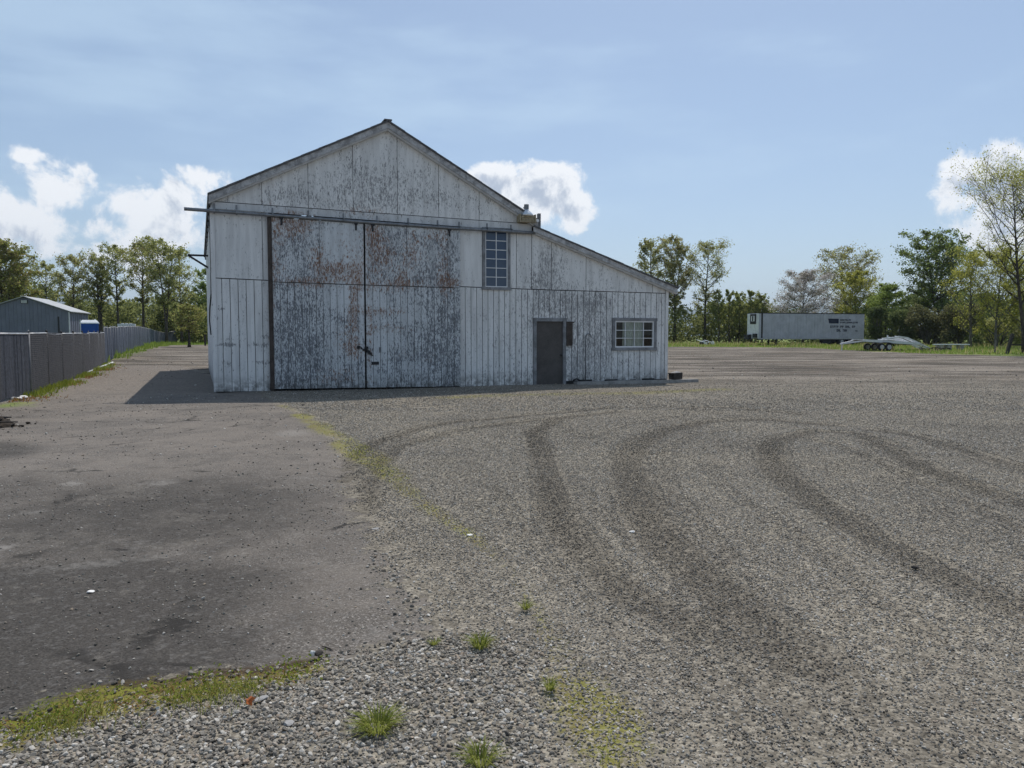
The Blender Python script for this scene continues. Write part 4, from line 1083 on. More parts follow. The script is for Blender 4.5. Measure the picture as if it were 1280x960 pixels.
# ------------------------------------------------------------------ slatted chain-link fences
def fence(name, label, pts, heights, mat, bay, rail, wires, lean=None, gaps=(), slat_w=.058):
    base = pts[0]
    th = thing(name, label, 'fence', tuple(base))
    loc = [p - base for p in pts]
    seg = [(loc[i + 1] - loc[i]).length for i in range(len(loc) - 1)]; tot = sum(seg)
    def at(s):
        i = 0
        while i < len(seg) - 1 and s > seg[i]: s -= seg[i]; i += 1
        t = min(1, s / seg[i]); q = loc[i].lerp(loc[i + 1], t); q.z = gz_at(base.x + q.x, base.y + q.y) - base.z
        return q, heights[i] + (heights[i + 1] - heights[i]) * t, (loc[i + 1] - loc[i]).normalized()
    n = int(round(tot / bay))
    r = random.Random(int(tot * 10))
    tops = []
    for k in range(n + 1):
        p, h, d = at(tot * k / n)
        a, b = (lean or {}).get(k, (0, 0))
        top = p + Vector((0, 0, h + .06)) + d * a + Vector((d.y, -d.x, 0)) * b
        m = MB(); m.tube([p - Vector((0, 0, .15)), top], .034, 8); m.tube([top, top + Vector((0, 0, .05))], [.045, .012], 8)
        m.build('fence_post', M['post_steel'] if not (lean and k in lean) else M['black_steel'], th, True)
        tops.append(top)
    for k in range(n):
        (p, h, d), (q, h2, d2) = at(tot * k / n), at(tot * (k + 1) / n)
        if rail:
            sag = -.05 if k % 3 == 1 else 0
            a, b = tops[k] - Vector((0, 0, .05)), tops[k + 1] - Vector((0, 0, .05))
            m = MB(); m.tube([a, (a + b) / 2 + Vector((0, 0, sag)), b], .024, 7); m.build('top_rail', M['fence_steel'], th, True)
        L = (q - p).length; c = max(2, int(L / (slat_w * 1.12)))
        nrm = Vector((d.y, -d.x, 0)); m = MB()
        for i in range(c):
            if k in gaps and i in (c - 1, c - 2): continue
            t0, t1 = (i + .06) / c, (i + .94) / c
            a, b = p.lerp(q, t0), p.lerp(q, t1)
            ha, hb = h + (h2 - h) * t0 + r.uniform(-.02, .01), 0
            lo = .04 + r.uniform(0, .03); tw = nrm * r.uniform(-.006, .006); bul = nrm * (.012 * math.sin((i / c) * math.pi))
            w = nrm * .006
            A = tops[k] - (p + Vector((0, 0, h + .06))); Bv = tops[k + 1] - (q + Vector((0, 0, h2 + .06))); sh = A.lerp(Bv, (t0 + t1) / 2)
            u0, u1 = Vector((0, 0, lo)), Vector((0, 0, ha)) + sh
            m.hexa([a + u0 - w + tw + bul, b + u0 - w - tw + bul, b + u0 + w - tw + bul, a + u0 + w + tw + bul, a + u1 - w + tw, b + u1 - w - tw, b + u1 + w - tw, a + u1 + w + tw])
        o = m.build('slat_weave', mat, th); o['kind'] = 'stuff'
        if wires:
            m = MB(); hgt = h
            step = .11; nn = int((L + hgt) / step)
            for i in range(nn):
                for sg in (1, -1):
                    x0 = i * step - hgt if sg == 1 else i * step
                    xa, za, xb_, zb_ = x0, 0, x0 + sg * hgt, hgt
                    if sg == 1:
                        if xa < 0: za -= xa; xa = 0
                        if xb_ > L: zb_ -= (xb_ - L); xb_ = L
                    else:
                        if xa > L: za += xa - L; xa = L
                        if xb_ < 0: zb_ += xb_; xb_ = 0
                    if zb_ - za < .05: continue
                    w = nrm * .022
                    m.bar(p + d * xa + Vector((0, 0, za + .04)) + w, p + d * xb_ + Vector((0, 0, zb_ + .02)) + w, .0065, .0065)
            o = m.build('wire_mesh', M['wire'], th); o['kind'] = 'stuff'
    return th
near_pts = [G(8.6, 501) + (G(8.6, 501) - G(81, 478)) * .8] + [G(8.6, 501), G(37.5, 494), G(81, 478), G(117, 463.5), AT(131, 43)]
fence('slatted_fence', 'low grey chain-link fence with woven slats, nearest the camera on the left', near_pts, [1.56, 1.58, 1.60, 1.62, 1.66, 1.72], M['slat_near'], 2.75, True, True,
      lean={6: (.30, 0), 7: (.45, 0), 5: (.05, 0), 4: (0, 0)}, gaps=(4, 5, 6))
far_pts = [AT(131, 43.6), AT(149, 58), AT(169, 78), AT(186, 98), AT(200, 112), AT(213, 116), AT(222, 118)]
fence('slatted_fence', 'taller blue-grey slatted fence running away behind the low grey one', far_pts, [2.02, 2.12, 2.2, 2.1, 1.75, 1.6, 2.0], M['slat_far'], 3.0, True, False)

# ------------------------------------------------------------------ blue-grey shed, toilet, van, posts at the left
SY = R(15); sh0 = Vector((-37.7, 66, float(terr(-37.7, 66))))
shed = thing('metal_shed', 'blue-grey metal shed with a pale roof beyond the left fence', 'shed', tuple(sh0), SY)
Hw, Len, ze, zr = 3.3, 6.2, 3.45, 4.62
def shed_z(x): return ze + (zr - ze) * (1 - abs(x + Hw) / Hw)
m_edges = row_edges(-2 * Hw, 0, .6)
for a, b in zip(m_edges[:-1], m_edges[1:]):
    m = MB(); mid = (a + b) / 2
    m.hexa([(a, 0, 0), (b, 0, 0), (b, .03, 0), (a, .03, 0), (a, 0, shed_z(a)), (b, 0, shed_z(b)), (b, .03, shed_z(b)), (a, .03, shed_z(a))])
    for x in (a + .05, mid):
        m.hexa([(x - .03, -.025, 0), (x + .03, -.025, 0), (x + .04, -.001, 0), (x - .04, -.001, 0), (x - .03, -.025, shed_z(x) - .06), (x + .03, -.025, shed_z(x) - .06), (x + .04, -.001, shed_z(x) - .06), (x - .04, -.001, shed_z(x) - .06)])
    m.build('wall_panel', M['blue_grey'], shed)
for a, b in zip(row_edges(.03, Len, .6)[:-1], row_edges(.03, Len, .6)[1:]):
    for x, s in ((0.0, 1), (-2 * Hw, -1)):
        m = MB(); m.box(min(x, x - .03 * s), max(x, x - .03 * s), a + .004, b - .004, 0, ze); m.box(min(x + .001 * s, x + .025 * s), max(x + .001 * s, x + .025 * s), a + .1, a + .16, 0, ze - .02); m.build('wall_panel', M['blue_grey'], shed)
m = MB(); m.poly([(0, Len, 0), (-2 * Hw, Len, 0), (-2 * Hw, Len, ze), (-Hw, Len, zr), (0, Len, ze)]); m.build('rear_wall', M['blue_grey'], shed)
for s in (1, -1):
    for a, b in zip(row_edges(-.2, Len + .2, .8)[:-1], row_edges(-.2, Len + .2, .8)[1:]):
        m = MB(); ex = .22 * s; dz = -(zr - ze) * .22 / Hw
        xe = -Hw + s * Hw + ex
        m.hexa([(-Hw, a, zr + .03), (xe, a, ze + dz + .03), (xe, b - .006, ze + dz + .03), (-Hw, b - .006, zr + .03), (-Hw, a, zr + .09), (xe, a, ze + dz + .09), (xe, b - .006, ze + dz + .09), (-Hw, b - .006, zr + .09)])
        m.build('roof_sheet', M['pale_roof'], shed)
m = MB(); m.box(-Hw - .28, -Hw + .28, -.05, -.005, zr - .52, zr - .22); m.build('gable_vent', M['black_steel'], shed)
for k in range(4):
    m = MB(); m.bar((-Hw - .22, -.07, zr - .47 + k * .06), (-Hw + .22, -.07, zr - .47 + k * .06), .03, .04); m.build('vent_slat', M['white_metal'], shed)
m = MB(); m.tube([(.06, -.06, ze - .05), (.06, -.06, .2), (.12, -.16, .1)], .05, 8); m.build('downpipe', M['white_metal'], shed)
m = MB(); m.box(-2 * Hw, .02, -.05, -.027, 0, .35); m.build('base_trim', M['black_steel'], shed)

tp = AT(113.5, 50)
toilet = thing('portable_toilet', 'blue portable toilet with a white roof behind the low grey fence', 'portable toilet', tuple(tp), R(27))
m = MB(); m.hexa([(-.52, -.55, .05), (.52, -.55, .05), (.52, .55, .05), (-.52, .55, .05), (-.50, -.53, 2.3), (.50, -.53, 2.3), (.50, .53, 2.3), (-.50, .53, 2.3)]); m.build('cabin', M['portable_blue'], toilet)
m = MB(); m.box(-.36, .36, -.575, -.552, .15, 1.85); m.build('door', M['portable_blue'], toilet)
for sx in (-1, 1):
    m = MB(); m.box(sx * .47 - .05, sx * .47 + .05, -.585, -.535, .05, 2.28); m.build('corner_post', M['portable_blue'], toilet)
m = MB(); m.hexa([(-.55, -.58, 2.3), (.55, -.58, 2.3), (.55, .58, 2.3), (-.55, .58, 2.3), (-.54, -.56, 2.37), (.54, -.56, 2.37), (.54, .56, 2.37), (-.54, .56, 2.37)]); m.hexa([(-.54, -.56, 2.37), (.54, -.56, 2.37), (.54, .56, 2.37), (-.54, .56, 2.37), (-.40, -.36, 2.54), (.40, -.36, 2.54), (.40, .36, 2.54), (-.40, .36, 2.54)]); m.build('roof', M['white_plastic'], toilet)
m = MB(); m.tube([(.3, .4, 2.4), (.3, .4, 2.60)], .05, 8); m.build('vent_pipe', M['white_plastic'], toilet)
m = MB(); m.box(-.6, .6, -.62, .62, -.02, .05); m.build('skid', M['rubber'], toilet)

vp = AT(160, 86)
van = thing('parked_van', 'white van whose roof just shows above the far slatted fence', 'van', tuple(vp), R(25))
m = MB(); m.hexa([(-.98, -2.6, .45), (.98, -2.6, .45), (.98, 2.0, .45), (-.98, 2.0, .45), (-.86, -2.5, 2.5), (.86, -2.5, 2.5), (.86, 1.3, 2.5), (-.86, 1.3, 2.5)]); m.hexa([(-.96, 2.0, .45), (.96, 2.0, .45), (.92, 2.9, .5), (-.92, 2.9, .5), (-.94, 2.0, 1.2), (.94, 2.0, 1.2), (.88, 2.8, 1.05), (-.88, 2.8, 1.05)]); m.build('body', M['white_metal'], van)
for x in (-.4, 0.0, .4):
    m = MB(); m.box(x - .12, x + .12, -2.2, 1.0, 2.505, 2.56); m.build('roof_rib', M['white_metal'], van)
m = MB(); m.poly([(-.75, -2.56, 1.35), (.75, -2.56, 1.35), (.70, -2.53, 2.2), (-.70, -2.53, 2.2)]); m.build('rear_window', M['glass'], van)
for sx in (-1, 1):
    for y in (-1.7, 2.0):
        m = MB(); m.tube([(sx * .80, y, .35), (sx * 1.0, y, .35)], .35, 16); wv = m.build('wheel', M['rubber'], van)
        m = MB(); m.tube([(sx * 1.0, y, .35), (sx * 1.012, y, .35)], .2, 12); m.build('hub', M['hub'], wv)

def post(u, depth, h, r, mat, label, lean=(0, 0), group=None, name='fence_post', square=False):
    p = AT(u, depth)
    m = MB()
    if square: m.bar((0, 0, -.1), (lean[0], lean[1], h), r * 2, r * 2, (0, 1, 0))
    else: m.tube([(0, 0, -.1), (lean[0] * .5, lean[1] * .5, h * .5), (lean[0], lean[1], h)], [r, r * .95, r * .85], 8)
    o = m.build(name, M[mat]); o.location = p
    return tag(o, label, 'post', group)
post(75, 58, 2.9, .07, 'black_steel', 'thin dark steel post standing in front of the blue-grey shed', name='steel_post')
post(102, 49, 2.55, .035, 'white_metal', 'thin white pole beside the blue portable toilet', name='marker_pole')
post(257, 92, 1.35, .11, 'wood_dark', 'short dark post in the grass beside the barn\'s left edge')
post(1258, 62, 1.62, .10, 'wood_dark', 'leaning dark fence post under the bare tree at the right', (.42, 0), square=True)
post(1243, 64, 1.1, .06, 'wood_grey', 'thin grey post left of the leaning dark post', (.05, 0))
m = MB(); a, b = AT(1261, 62.5), AT(1312, 60); m.bar(a + Vector((0, 0, .72)), b + Vector((0, 0, .70)), .05, .12); tag(m.build('fence_rail', M['wood_dark']), 'dark timber rail running right from the leaning post', 'rail')

# white stones, pipe and heap by the near fence
def rock(u, v, size, mat, label, seed, flat=.6, group=None, name='rock', cat='rock', rz=None, stretch=1.0):
    r = random.Random(seed); p = G(u, v)
    src = pebbles[seed % 5].data
    import bmesh
    bm = bmesh.new(); bm.from_mesh(src)
    for w in bm.verts:
        w.co *= 1 + r.uniform(-.05, .05)
    me = bpy.data.meshes.new(name); bm.to_mesh(me); bm.free(); me.materials.clear(); me.materials.append(M[mat])
    o = link(bpy.data.objects.new(name, me)); o.location = (p.x, p.y, gz_at(p.x, p.y) + size * flat * .22 + (.02 if v > 800 else 0)); o.scale = (size / 2 * stretch, size / 2, size / 2 * flat); o.rotation_euler = (0, 0, r.uniform(0, 6) if rz is None else rz)
    return tag(o, label, cat, group)
g_ = 'white stones at the foot of the near fence'
rock(18.5, 500.5, .16, 'white_stone', 'left stone of the three white ones at the fence foot', 1, 1, g_)
rock(23, 500.5, .20, 'white_stone', 'middle stone of the three white ones at the fence foot', 2, .7, g_)
rock(29, 498.5, .21, 'white_stone', 'right, highest stone of the three white ones at the fence foot', 3, .8, g_)
rock(113.5, 739, .045, 'white_stone', 'single white stone lying on the dark asphalt', 4, .7)
rock(391, 824, .045, 'white_stone', 'upright white stone at the asphalt edge', 1, 1.1, stretch=.6)
rock(398, 823, .05, 'wood_dark', 'black lump beside the white stone at the asphalt edge', 3, .8)
rock(360, 915, .055, 'stone', 'flat pale stone in the foreground gravel', 2, .4, stretch=1.2)
rock(327, 882, .05, 'stone', 'flat bluish stone beside the orange leaf', 4, .35, stretch=1.3, rz=.6)
rock(790, 668, .05, 'white_stone', 'small white chip between the wheel marks', 0, .5)
rock(1144, 712, .06, 'wood_dark', 'dark stone on the gravel at the right', 2, .6)
rock(587, 671, .05, 'white_stone', 'small white chip beside the moss line', 3, .5)
rock(470, 662, .06, 'stone', 'pale flat stone where asphalt meets gravel', 0, .3, stretch=1.4, rz=0)
m = MB(); lp = G(310, 890); r_ = random.Random(2)
pts2 = [(math.cos(t) * .028 * (1 if k % 2 else .62), math.sin(t) * .022 * (1 if k % 2 else .62), .012 + .014 * math.sin(t * 2)) for k, t in enumerate([i * math.pi / 6 for i in range(12)])]
for i in range(12): m.poly([(0, 0, .006), pts2[i], pts2[(i + 1) % 12]])
lf = m.build('dead_leaf', M['dead_leaf']); lf.location = (lp.x, lp.y, gz_at(lp.x, lp.y) + .035); lf.rotation_euler = (.3, .4, 0)
tag(lf, 'curled orange dead leaf at the edge of the weeds', 'leaf')
tw = G(409, 810); m = MB(); m.tube([(-.032, .02, .006), (-.008, .0, .009), (.018, -.015, .006), (.034, -.03, .005)], [.003, .004, .004, .002], 6); o = m.build('twig', M['wood_dark']); o.location = (tw.x, tw.y, gz_at(tw.x, tw.y)); tag(o, 'short dark twig on the asphalt edge', 'twig')
a = [G(u, v) + Vector((0, 0, .05)) for u, v in ((107, 467.5), (118, 463), (126, 460), (134, 457), (141, 454))]
m = MB(); m.tube(a, .045, 8); tag(m.build('pipe', M['white_plastic'], None, True), 'pale pipe lying along the grass beside the fence', 'pipe')
a = [G(u, v) + Vector((0, 0, .06)) for u, v in ((157, 438), (164, 434.5))]
m = MB(); m.tube(a, .06, 8); tag(m.build('pipe', M['stone'], None, True), 'short grey pipe half hidden in the far weeds', 'pipe')
# dark heap cut by the left edge of the picture
hp = G(-6, 534); heap = thing('debris_heap', 'dark heap of soil and sticks at the left edge', 'heap', tuple(hp))
r_ = random.Random(4); vs, fs = [], []
for i in range(9):
    for k in range(18):
        rad = .40 * i / 8; t = 2 * math.pi * k / 18
        vs.append((math.cos(t) * rad * (1 + .2 * math.sin(3 * t)) * .8, math.sin(t) * rad, .20 * (1 - (i / 8) ** 1.6) + r_.uniform(-.035, .035) * (i < 8) - .02))
for i in range(8):
    for k in range(18): fs.append((i * 18 + k, i * 18 + (k + 1) % 18, (i + 1) * 18 + (k + 1) % 18, (i + 1) * 18 + k))
np_mesh('soil_mound', vs, fs, M['soil'], heap)
for i in range(16):
    t = r_.uniform(0, 6.28); q = Vector((math.cos(t) * r_.uniform(.05, .35), math.sin(t) * r_.uniform(.05, .35), r_.uniform(.04, .16))); d = Vector((r_.uniform(-1, 1), r_.uniform(-1, 1), r_.uniform(-.2, .3))) * .16
    m = MB(); m.tube([q - d, q, q + d * .8], [.012, .014, .006], 5); m.build('stick', M['wood_dark'], heap)
for i in range(9):
    o = bpy.data.objects.new('clod', pebbles[i % 5].data.copy()); link(o, heap); o.data.materials.clear(); o.data.materials.append(M['soil'])
    t = r_.uniform(-1.5, 1.2); rr = r_.uniform(.3, .6); o.location = (math.cos(t) * rr, math.sin(t) * rr, .02); o.scale = (r_.uniform(.015, .04),) * 3

# ------------------------------------------------------------------ semi-trailer
TY = R(15)
t0 = Vector((29.62, 93.0, 0)); t0.z = float(terr(t0.x, t0.y))
st = thing('semi_trailer', 'long dirty white semi-trailer parked on the grass in front of the trees', 'trailer', tuple(t0), TY)
TL, TW, zb0, zt0 = 14.87, 2.5, .78, 3.95
e = row_edges(.5, TL, 1.2)
for a, b in zip(e[:-1], e[1:]):
    m = MB(); m.box(a + .006, b - .006, 0, .05, zb0 + .12, zt0 - .08)
    for x in (a + .05, a + .45, a + .85): m.box(x - .02, x + .02, -.018, -.001, zb0 + .14, zt0 - .10)
    m.build('side_panel', M['trailer_white'], st)
m = MB(); m.box(.28, .5, -.012, .05, zb0 + .12, zt0 - .08); m.build('corner_post', M['under'], st)
m = MB(); m.box(0, .28, -.004, .05, zb0 + .12, zt0 - .08); m.build('corner_panel', M['trailer_white'], st)
m = MB(); m.box(-.06, 0, .03, TW - .03, zb0 + .1, zt0 - .06); m.build('front_wall', M['white_metal'], st)
ru = bpy.data.objects.new('cooling_unit', None); link(ru, st)
m = MB(); m.box(-.14, -.061, .55, 1.75, 2.62, 3.82); m.build('unit_case', M['under'], ru)
m = MB(); m.box(-.16, -.141, .78, 1.5, 2.95, 3.6); m.build('unit_grille', M['white_metal'], ru)
m = MB(); m.box(-.17, -.161, 1.0, 1.28, 2.98, 3.57); m.build('unit_slot', M['under'], ru)
m = MB(); m.box(-.25, -.061, .25, 1.0, .95, 1.45); m.build('battery_box', M['under'], st)
m = MB(); m.box(-.5, -.061, 1.5, 2.5, .75, 1.35); m.build('fuel_tank', M['under'], st)
m = MB(); m.box(-.06, TL, -.03, TW + .03, zt0 - .06, zt0 + .02); m.build('roof', M['under'], st)
m = MB(); m.box(-.02, TL, -.025, .10, zb0, zb0 + .11); m.build('bottom_rail', M['hub'], st)
m = MB(); m.box(0.0, TL, .06, TW, zb0 + .02, zb0 + .2); m.build('floor', M['under'], st)
m = MB(); m.box(0, TL, TW - .05, TW, zb0 + .1, zt0 - .06); m.box(TL - .05, TL, .055, TW - .055, zb0 + .1, zt0 - .06); m.build('far_walls', M['trailer_white'], st)
for y in (.45, 2.05):
    m = MB(); m.box(2.6, 2.75, y - .08, y + .08, .08, zb0); m.box(2.5, 2.85, y - .14, y + .14, .0, .08); m.build('landing_leg', M['under'], st)
m = MB(); m.bar((2.68, .45, .35), (2.68, 2.05, .6), .06, .06); m.bar((2.7, .5, .2), (3.7, .8, .78), .06, .06); m.build('landing_brace', M['under'], st)
m = MB(); m.box(10.2, 14.3, .5, 2.0, .42, zb0); m.box(8.9, 10.2, .15, .6, .25, zb0); m.build('bogie', M['under'], st)
for x in (11.7, 13.1):
    for y in (.02, .34, 1.9, 2.22):
        m = MB(); m.tube([(x, y, .5), (x, y + .05, .5), (x, y + .21, .5), (x, y + .26, .5)], [.44, .5, .5, .44], 20); w = m.build('wheel', M['rubber'], st)
        if y < .1:
            m = MB(); m.tube([(x, y - .02, .5), (x, y + .03, .5)], [.20, .26], 14); m.build('rim', M['hub'], w)
m = MB(); m.box(14.3, TL, .2, 2.3, .35, .45); m.box(14.75, TL - .05, .3, .4, .45, zb0); m.box(14.75, TL - .05, 2.1, 2.2, .45, zb0); m.build('rear_bumper', M['under'], st)
# lettering (weathered beyond reading in the photograph): its blocks and strokes only
def tx_(u, v):
    d = ray(u, v); ex, ey = Vector((math.cos(TY), math.sin(TY), 0)), Vector((-math.sin(TY), math.cos(TY), 0))
    t = (t0 - Vector((0, 0, CAM_H))).dot(ey) / d.dot(ey); w = Vector((0, 0, CAM_H)) + d * t - t0
    return w.dot(ex), w.z
m = MB()
def strokes(u0, u1, v0, v1, n, seed, blank=()):
    r = random.Random(seed); (xa, zb_), (xb, za) = tx_(u0, v0), tx_(u1, v1)
    w = (xb - xa) / n; tk = w * .26
    for i in range(n):
        if i in blank: continue
        x = xa + i * w; L, Rr = x + w * .04, x + w * .86; kind = r.randrange(6); mid = (za + zb_) / 2; T = (zb_ - za) * .2
        y0, y1 = -.024, -.020
        bars = {0: [(L, L + tk, za, zb_), (Rr - tk, Rr, za, zb_), (L + tk, Rr - tk, mid - T / 2, mid + T / 2)], 1: [(L, L + tk, za, zb_), (L + tk, Rr, zb_ - T, zb_), (L + tk, Rr, mid - T / 2, mid + T / 2), (L + tk, Rr, za, za + T)],
                2: [(L, Rr, zb_ - T, zb_), ((L + Rr) / 2 - tk / 2, (L + Rr) / 2 + tk / 2, za, zb_ - T)], 3: [(L, L + tk, za, zb_), (L + tk, Rr, za, za + T)], 4: [(L, L + tk, za, zb_), (Rr - tk, Rr, za, zb_), (L + tk, Rr - tk, zb_ - T, zb_), (L + tk, Rr - tk, za, za + T)],
                5: [(L, L + tk, za, zb_), (L + tk, Rr, zb_ - T, zb_), (Rr - tk, Rr, mid, zb_ - T), (L + tk, Rr, mid - T, mid)]}[kind]
        for a, b, lo, hi in bars: m.box(a, b, y0, y1, lo, hi)
(xa, zb_), (xb, za) = tx_(1035.2, 398.3), tx_(1048.2, 404.3)
m.hexa([(xa + .12, -.024, za), (xb, -.024, za), (xb, -.020, za), (xa + .12, -.020, za), (xa, -.024, zb_), (xb, -.024, zb_), (xb, -.020, zb_), (xa, -.020, zb_)])
strokes(1049.7, 1063.5, 399, 401, 9, 3); strokes(1049.7, 1072.5, 402.1, 404.2, 15, 4)
strokes(1037.6, 1069, 406.9, 409.8, 15, 5, (5, 8, 12)); strokes(1045.6, 1058.7, 411.4, 414.6, 7, 6, (3,)); strokes(1068.8, 1072.4, 412.9, 414.4, 3, 7)
m.build('lettering', M['ink'], st)

# ------------------------------------------------------------------ low equipment trailer with ramps
e0 = AT(1096, 70); EYW = R(6)
et = thing('equipment_trailer', 'low flatbed trailer with tandem wheels and folded white ramps', 'trailer', tuple(e0), EYW)
m = MB(); m.bar((-1.3, .1, .92), (4.0, .1, .62), .10, .16); m.bar((-1.3, 2.1, .92), (4.0, 2.1, .62), .10, .16); m.build('side_rail', M['white_metal'], et)
m = MB()
for i in range(6): m.bar((-.9 + i * .95, .15, .86 - i * .054), (-.9 + i * .95, 2.05, .86 - i * .054), .06, .1)
m.build('chassis', M['under'], et)
for i in range(8):
    y = .06 + i * .27
    m = MB(); m.bar((-1.2, y + .12, 1.03), (3.9, y + .12, .735), .25, .05, (0, 0, 1)); m.build('deck_plank', M['white_metal'], et)
m = MB(); m.bar((-1.2, .3, .9), (-2.9, 1.1, .62), .09, .12); m.bar((-1.2, 1.9, .9), (-2.9, 1.1, .62), .09, .12); m.tube([(-2.75, 1.1, .65), (-2.75, 1.1, .02)], .05, 8); m.build('drawbar', M['white_metal'], et)
for x in (.38, 1.08):
    for y in ((-.16, 2.14) if x < 2 else (.25, 1.8)):
        m = MB(); m.tube([(x, y, .34), (x, y + .04, .34), (x, y + .19, .34), (x, y + .23, .34)], [.29, .34, .34, .29], 18); w = m.build('wheel', M['rubber'], et)
        m = MB(); m.tube([(x, y - .012, .34), (x, y + .02, .34)], [.20, .23], 12); m.build('rim', M['hub'], w)
m = MB()
for i in range(10):
    t0_, t1_ = math.pi * i / 10, math.pi * (i + 1) / 10
    for (t, tt) in ((t0_, t1_),):
        p_, q_ = (.73 - .85 * math.cos(t), .40 + .36 * math.sin(t)), (.73 - .85 * math.cos(tt), .40 + .36 * math.sin(tt))
        m.hexa([(p_[0], -.22, p_[1]), (q_[0], -.22, q_[1]), (q_[0], .08, q_[1]), (p_[0], .08, p_[1]), (p_[0], -.22, p_[1] + .025), (q_[0], -.22, q_[1] + .025), (q_[0], .08, q_[1] + .025), (p_[0], .08, p_[1] + .025)])
m.build('fender', M['under'], et)
def ladder(name, pts, wid, y, rung, mat=M['white_metal']):
    m = MB(); P_ = [Vector((x, 0, z)) for x, z in pts]
    for a, b in zip(P_[:-1], P_[1:]):
        for yy in (y, y + wid): m.bar(a + Vector((0, yy, 0)), b + Vector((0, yy, 0)), .06, .11)
        n = max(1, int((b - a).length / rung))
        for i in range(n):
            q = a.lerp(b, (i + .5) / n); m.bar(q + Vector((0, y, 0)), q + Vector((0, y + wid, 0)), .05, .04)
    return m.build(name, mat, et)
ladder('ramp', [(2.1, 1.32), (3.0, 1.18), (4.1, .72), (5.2, .22)], .55, .15, .3)
ladder('ramp', [(2.3, 1.22), (3.2, 1.08), (4.4, .62), (5.45, .12)], .55, 1.45, .3)
ladder('stowed_ramp', [(.9, 1.02), (2.4, 1.00), (3.6, .74)], .6, .8, .3)
m = MB(); m.bar((1.2, .4, .95), (1.22, .4, 1.42), .09, .09); m.bar((.7, .4, 1.1), (2.2, .4, 1.22), .14, .12); m.bar((3.5, .1, .62), (3.75, .1, .32), .1, .06); m.build('winch_frame', M['white_metal'], et)
# white board on supports, scrap and white junk
b0 = AT(1188, 72); bd = thing('white_board', 'long white board lying level on grey blocks right of the flatbed trailer', 'board', tuple(b0), R(3))
m = MB(); m.box(-1.55, 1.6, -.35, .35, .50, .58); m.build('board_top', M['white_plastic'], bd)
for x in (-1.1, -.3, .9):
    m = MB(); m.box(x - .2, x + .2, -.3, .3, -.02, .498); m.build('support_block', M['concrete'], bd)
s0 = AT(1168, 69); sc = thing('scrap_pile', 'dark pile of scrap and brush between the ramps and the white board', 'scrap pile', tuple(s0)); r_ = random.Random(9)
for i in range(26):
    q = Vector((r_.uniform(-1.5, 1.1), r_.uniform(-.4, .5), r_.uniform(.05, .35))); d = Vector((r_.uniform(-1, 1), r_.uniform(-.5, .5), r_.uniform(-.25, .25))) * r_.uniform(.3, .7)
    m = MB(); m.bar(q - d, q + d, r_.uniform(.04, .14), r_.uniform(.03, .08)); m.build('scrap_piece', M['under' if i % 4 else 'wood_grey'], sc)
j0 = AT(883, 99); jk = thing('junk_pile', 'small heap of bent white pipes and sheets on the grass beyond the barn', 'junk', tuple(j0)); r_ = random.Random(12)
for i in range(9):
    q = Vector((r_.uniform(-.9, .9), r_.uniform(-.4, .4), .25 + r_.uniform(0, .3))); d = Vector((r_.uniform(-1, 1), r_.uniform(-.3, .3), r_.uniform(-.5, .6))) * .5
    m = MB(); m.tube([q - d, q + Vector((0, 0, .15)), q + d], .045, 6); m.build('bent_pipe', M['white_plastic'], jk)
for i in range(4):
    q = Vector((-.7 + i * .45, r_.uniform(-.2, .2), .0)); m = MB(); m.hexa([q + Vector(c) for c in ((-.3, -.2, 0), (.3, -.2, .0), (.3, .2, 0), (-.3, .2, 0), (-.22, -.1, .42), (.26, -.1, .36), (.2, .1, .38), (-.2, .1, .42))]); m.build('sheet', M['white_metal' if i % 2 else 'under'], jk)

# ------------------------------------------------------------------ trees and plants
M['bark_dark'] = m_bark('dark_bark', (.065, .055, .046))
M['bark_grey'] = m_bark('grey_bark', (.135, .125, .11))
M['leaf_spring'] = m_leaf('spring_leaves', (.17, .20, .055), (.26, .28, .085), 0.62)
M['leaf_olive'] = m_leaf('olive_leaves', (0.184, 0.218, 0.090), (0.325, 0.325, 0.126), 0.58)
M['leaf_green'] = m_leaf('fresh_green_leaves', (.125, .185, .045), (.225, .28, .08), 0.62)
M['leaf_dark'] = m_leaf('dark_green_leaves', (.085, .115, .045), (.14, .17, .065), 0.46)
M['leaf_yellow'] = m_leaf('yellow_green_leaves', (0.200, 0.215, 0.045), (0.320, 0.320, 0.075), 0.66)
M['leaf_rust'] = m_leaf('bronze_young_leaves', (0.190, 0.165, 0.070), (0.280, 0.240, 0.105), 0.52)
M['brush'] = m_leaf('dull_green_brush_leaves', (.10, .125, .045), (.18, .195, .07), 0.60)  # muted green for understorey brush and part of the saplings
M['blossom'] = m_leaf('pale_pink_blossom', (0.386, 0.327, 0.312), (0.700, 0.653, 0.639), 0.30)
M['leaf_brown'] = m_leaf('brown_twiggy_growth', (.085, .088, .045), (.15, .15, .07), 0.47)
M['grass'] = m_leaf('meadow_grass', (.115, .19, .035), (.22, .285, .06), 0.45)
M['dry_grass'] = m_leaf('dry_grass', (0.300, 0.256, 0.120), (0.450, 0.390, 0.196), 0.35)
M['weed'] = m_leaf('yellow_green_weeds', (.12, .155, .022), (.25, .29, .055), 0.35)
M['tuft'] = m_leaf('bright_grass_blades', (.125, .185, .030), (.30, .305, .085), .42)
M['rust_weed'] = m_leaf('rusty_dry_weeds', (0.200, 0.100, 0.044), (0.325, 0.188, 0.075), 0.30)

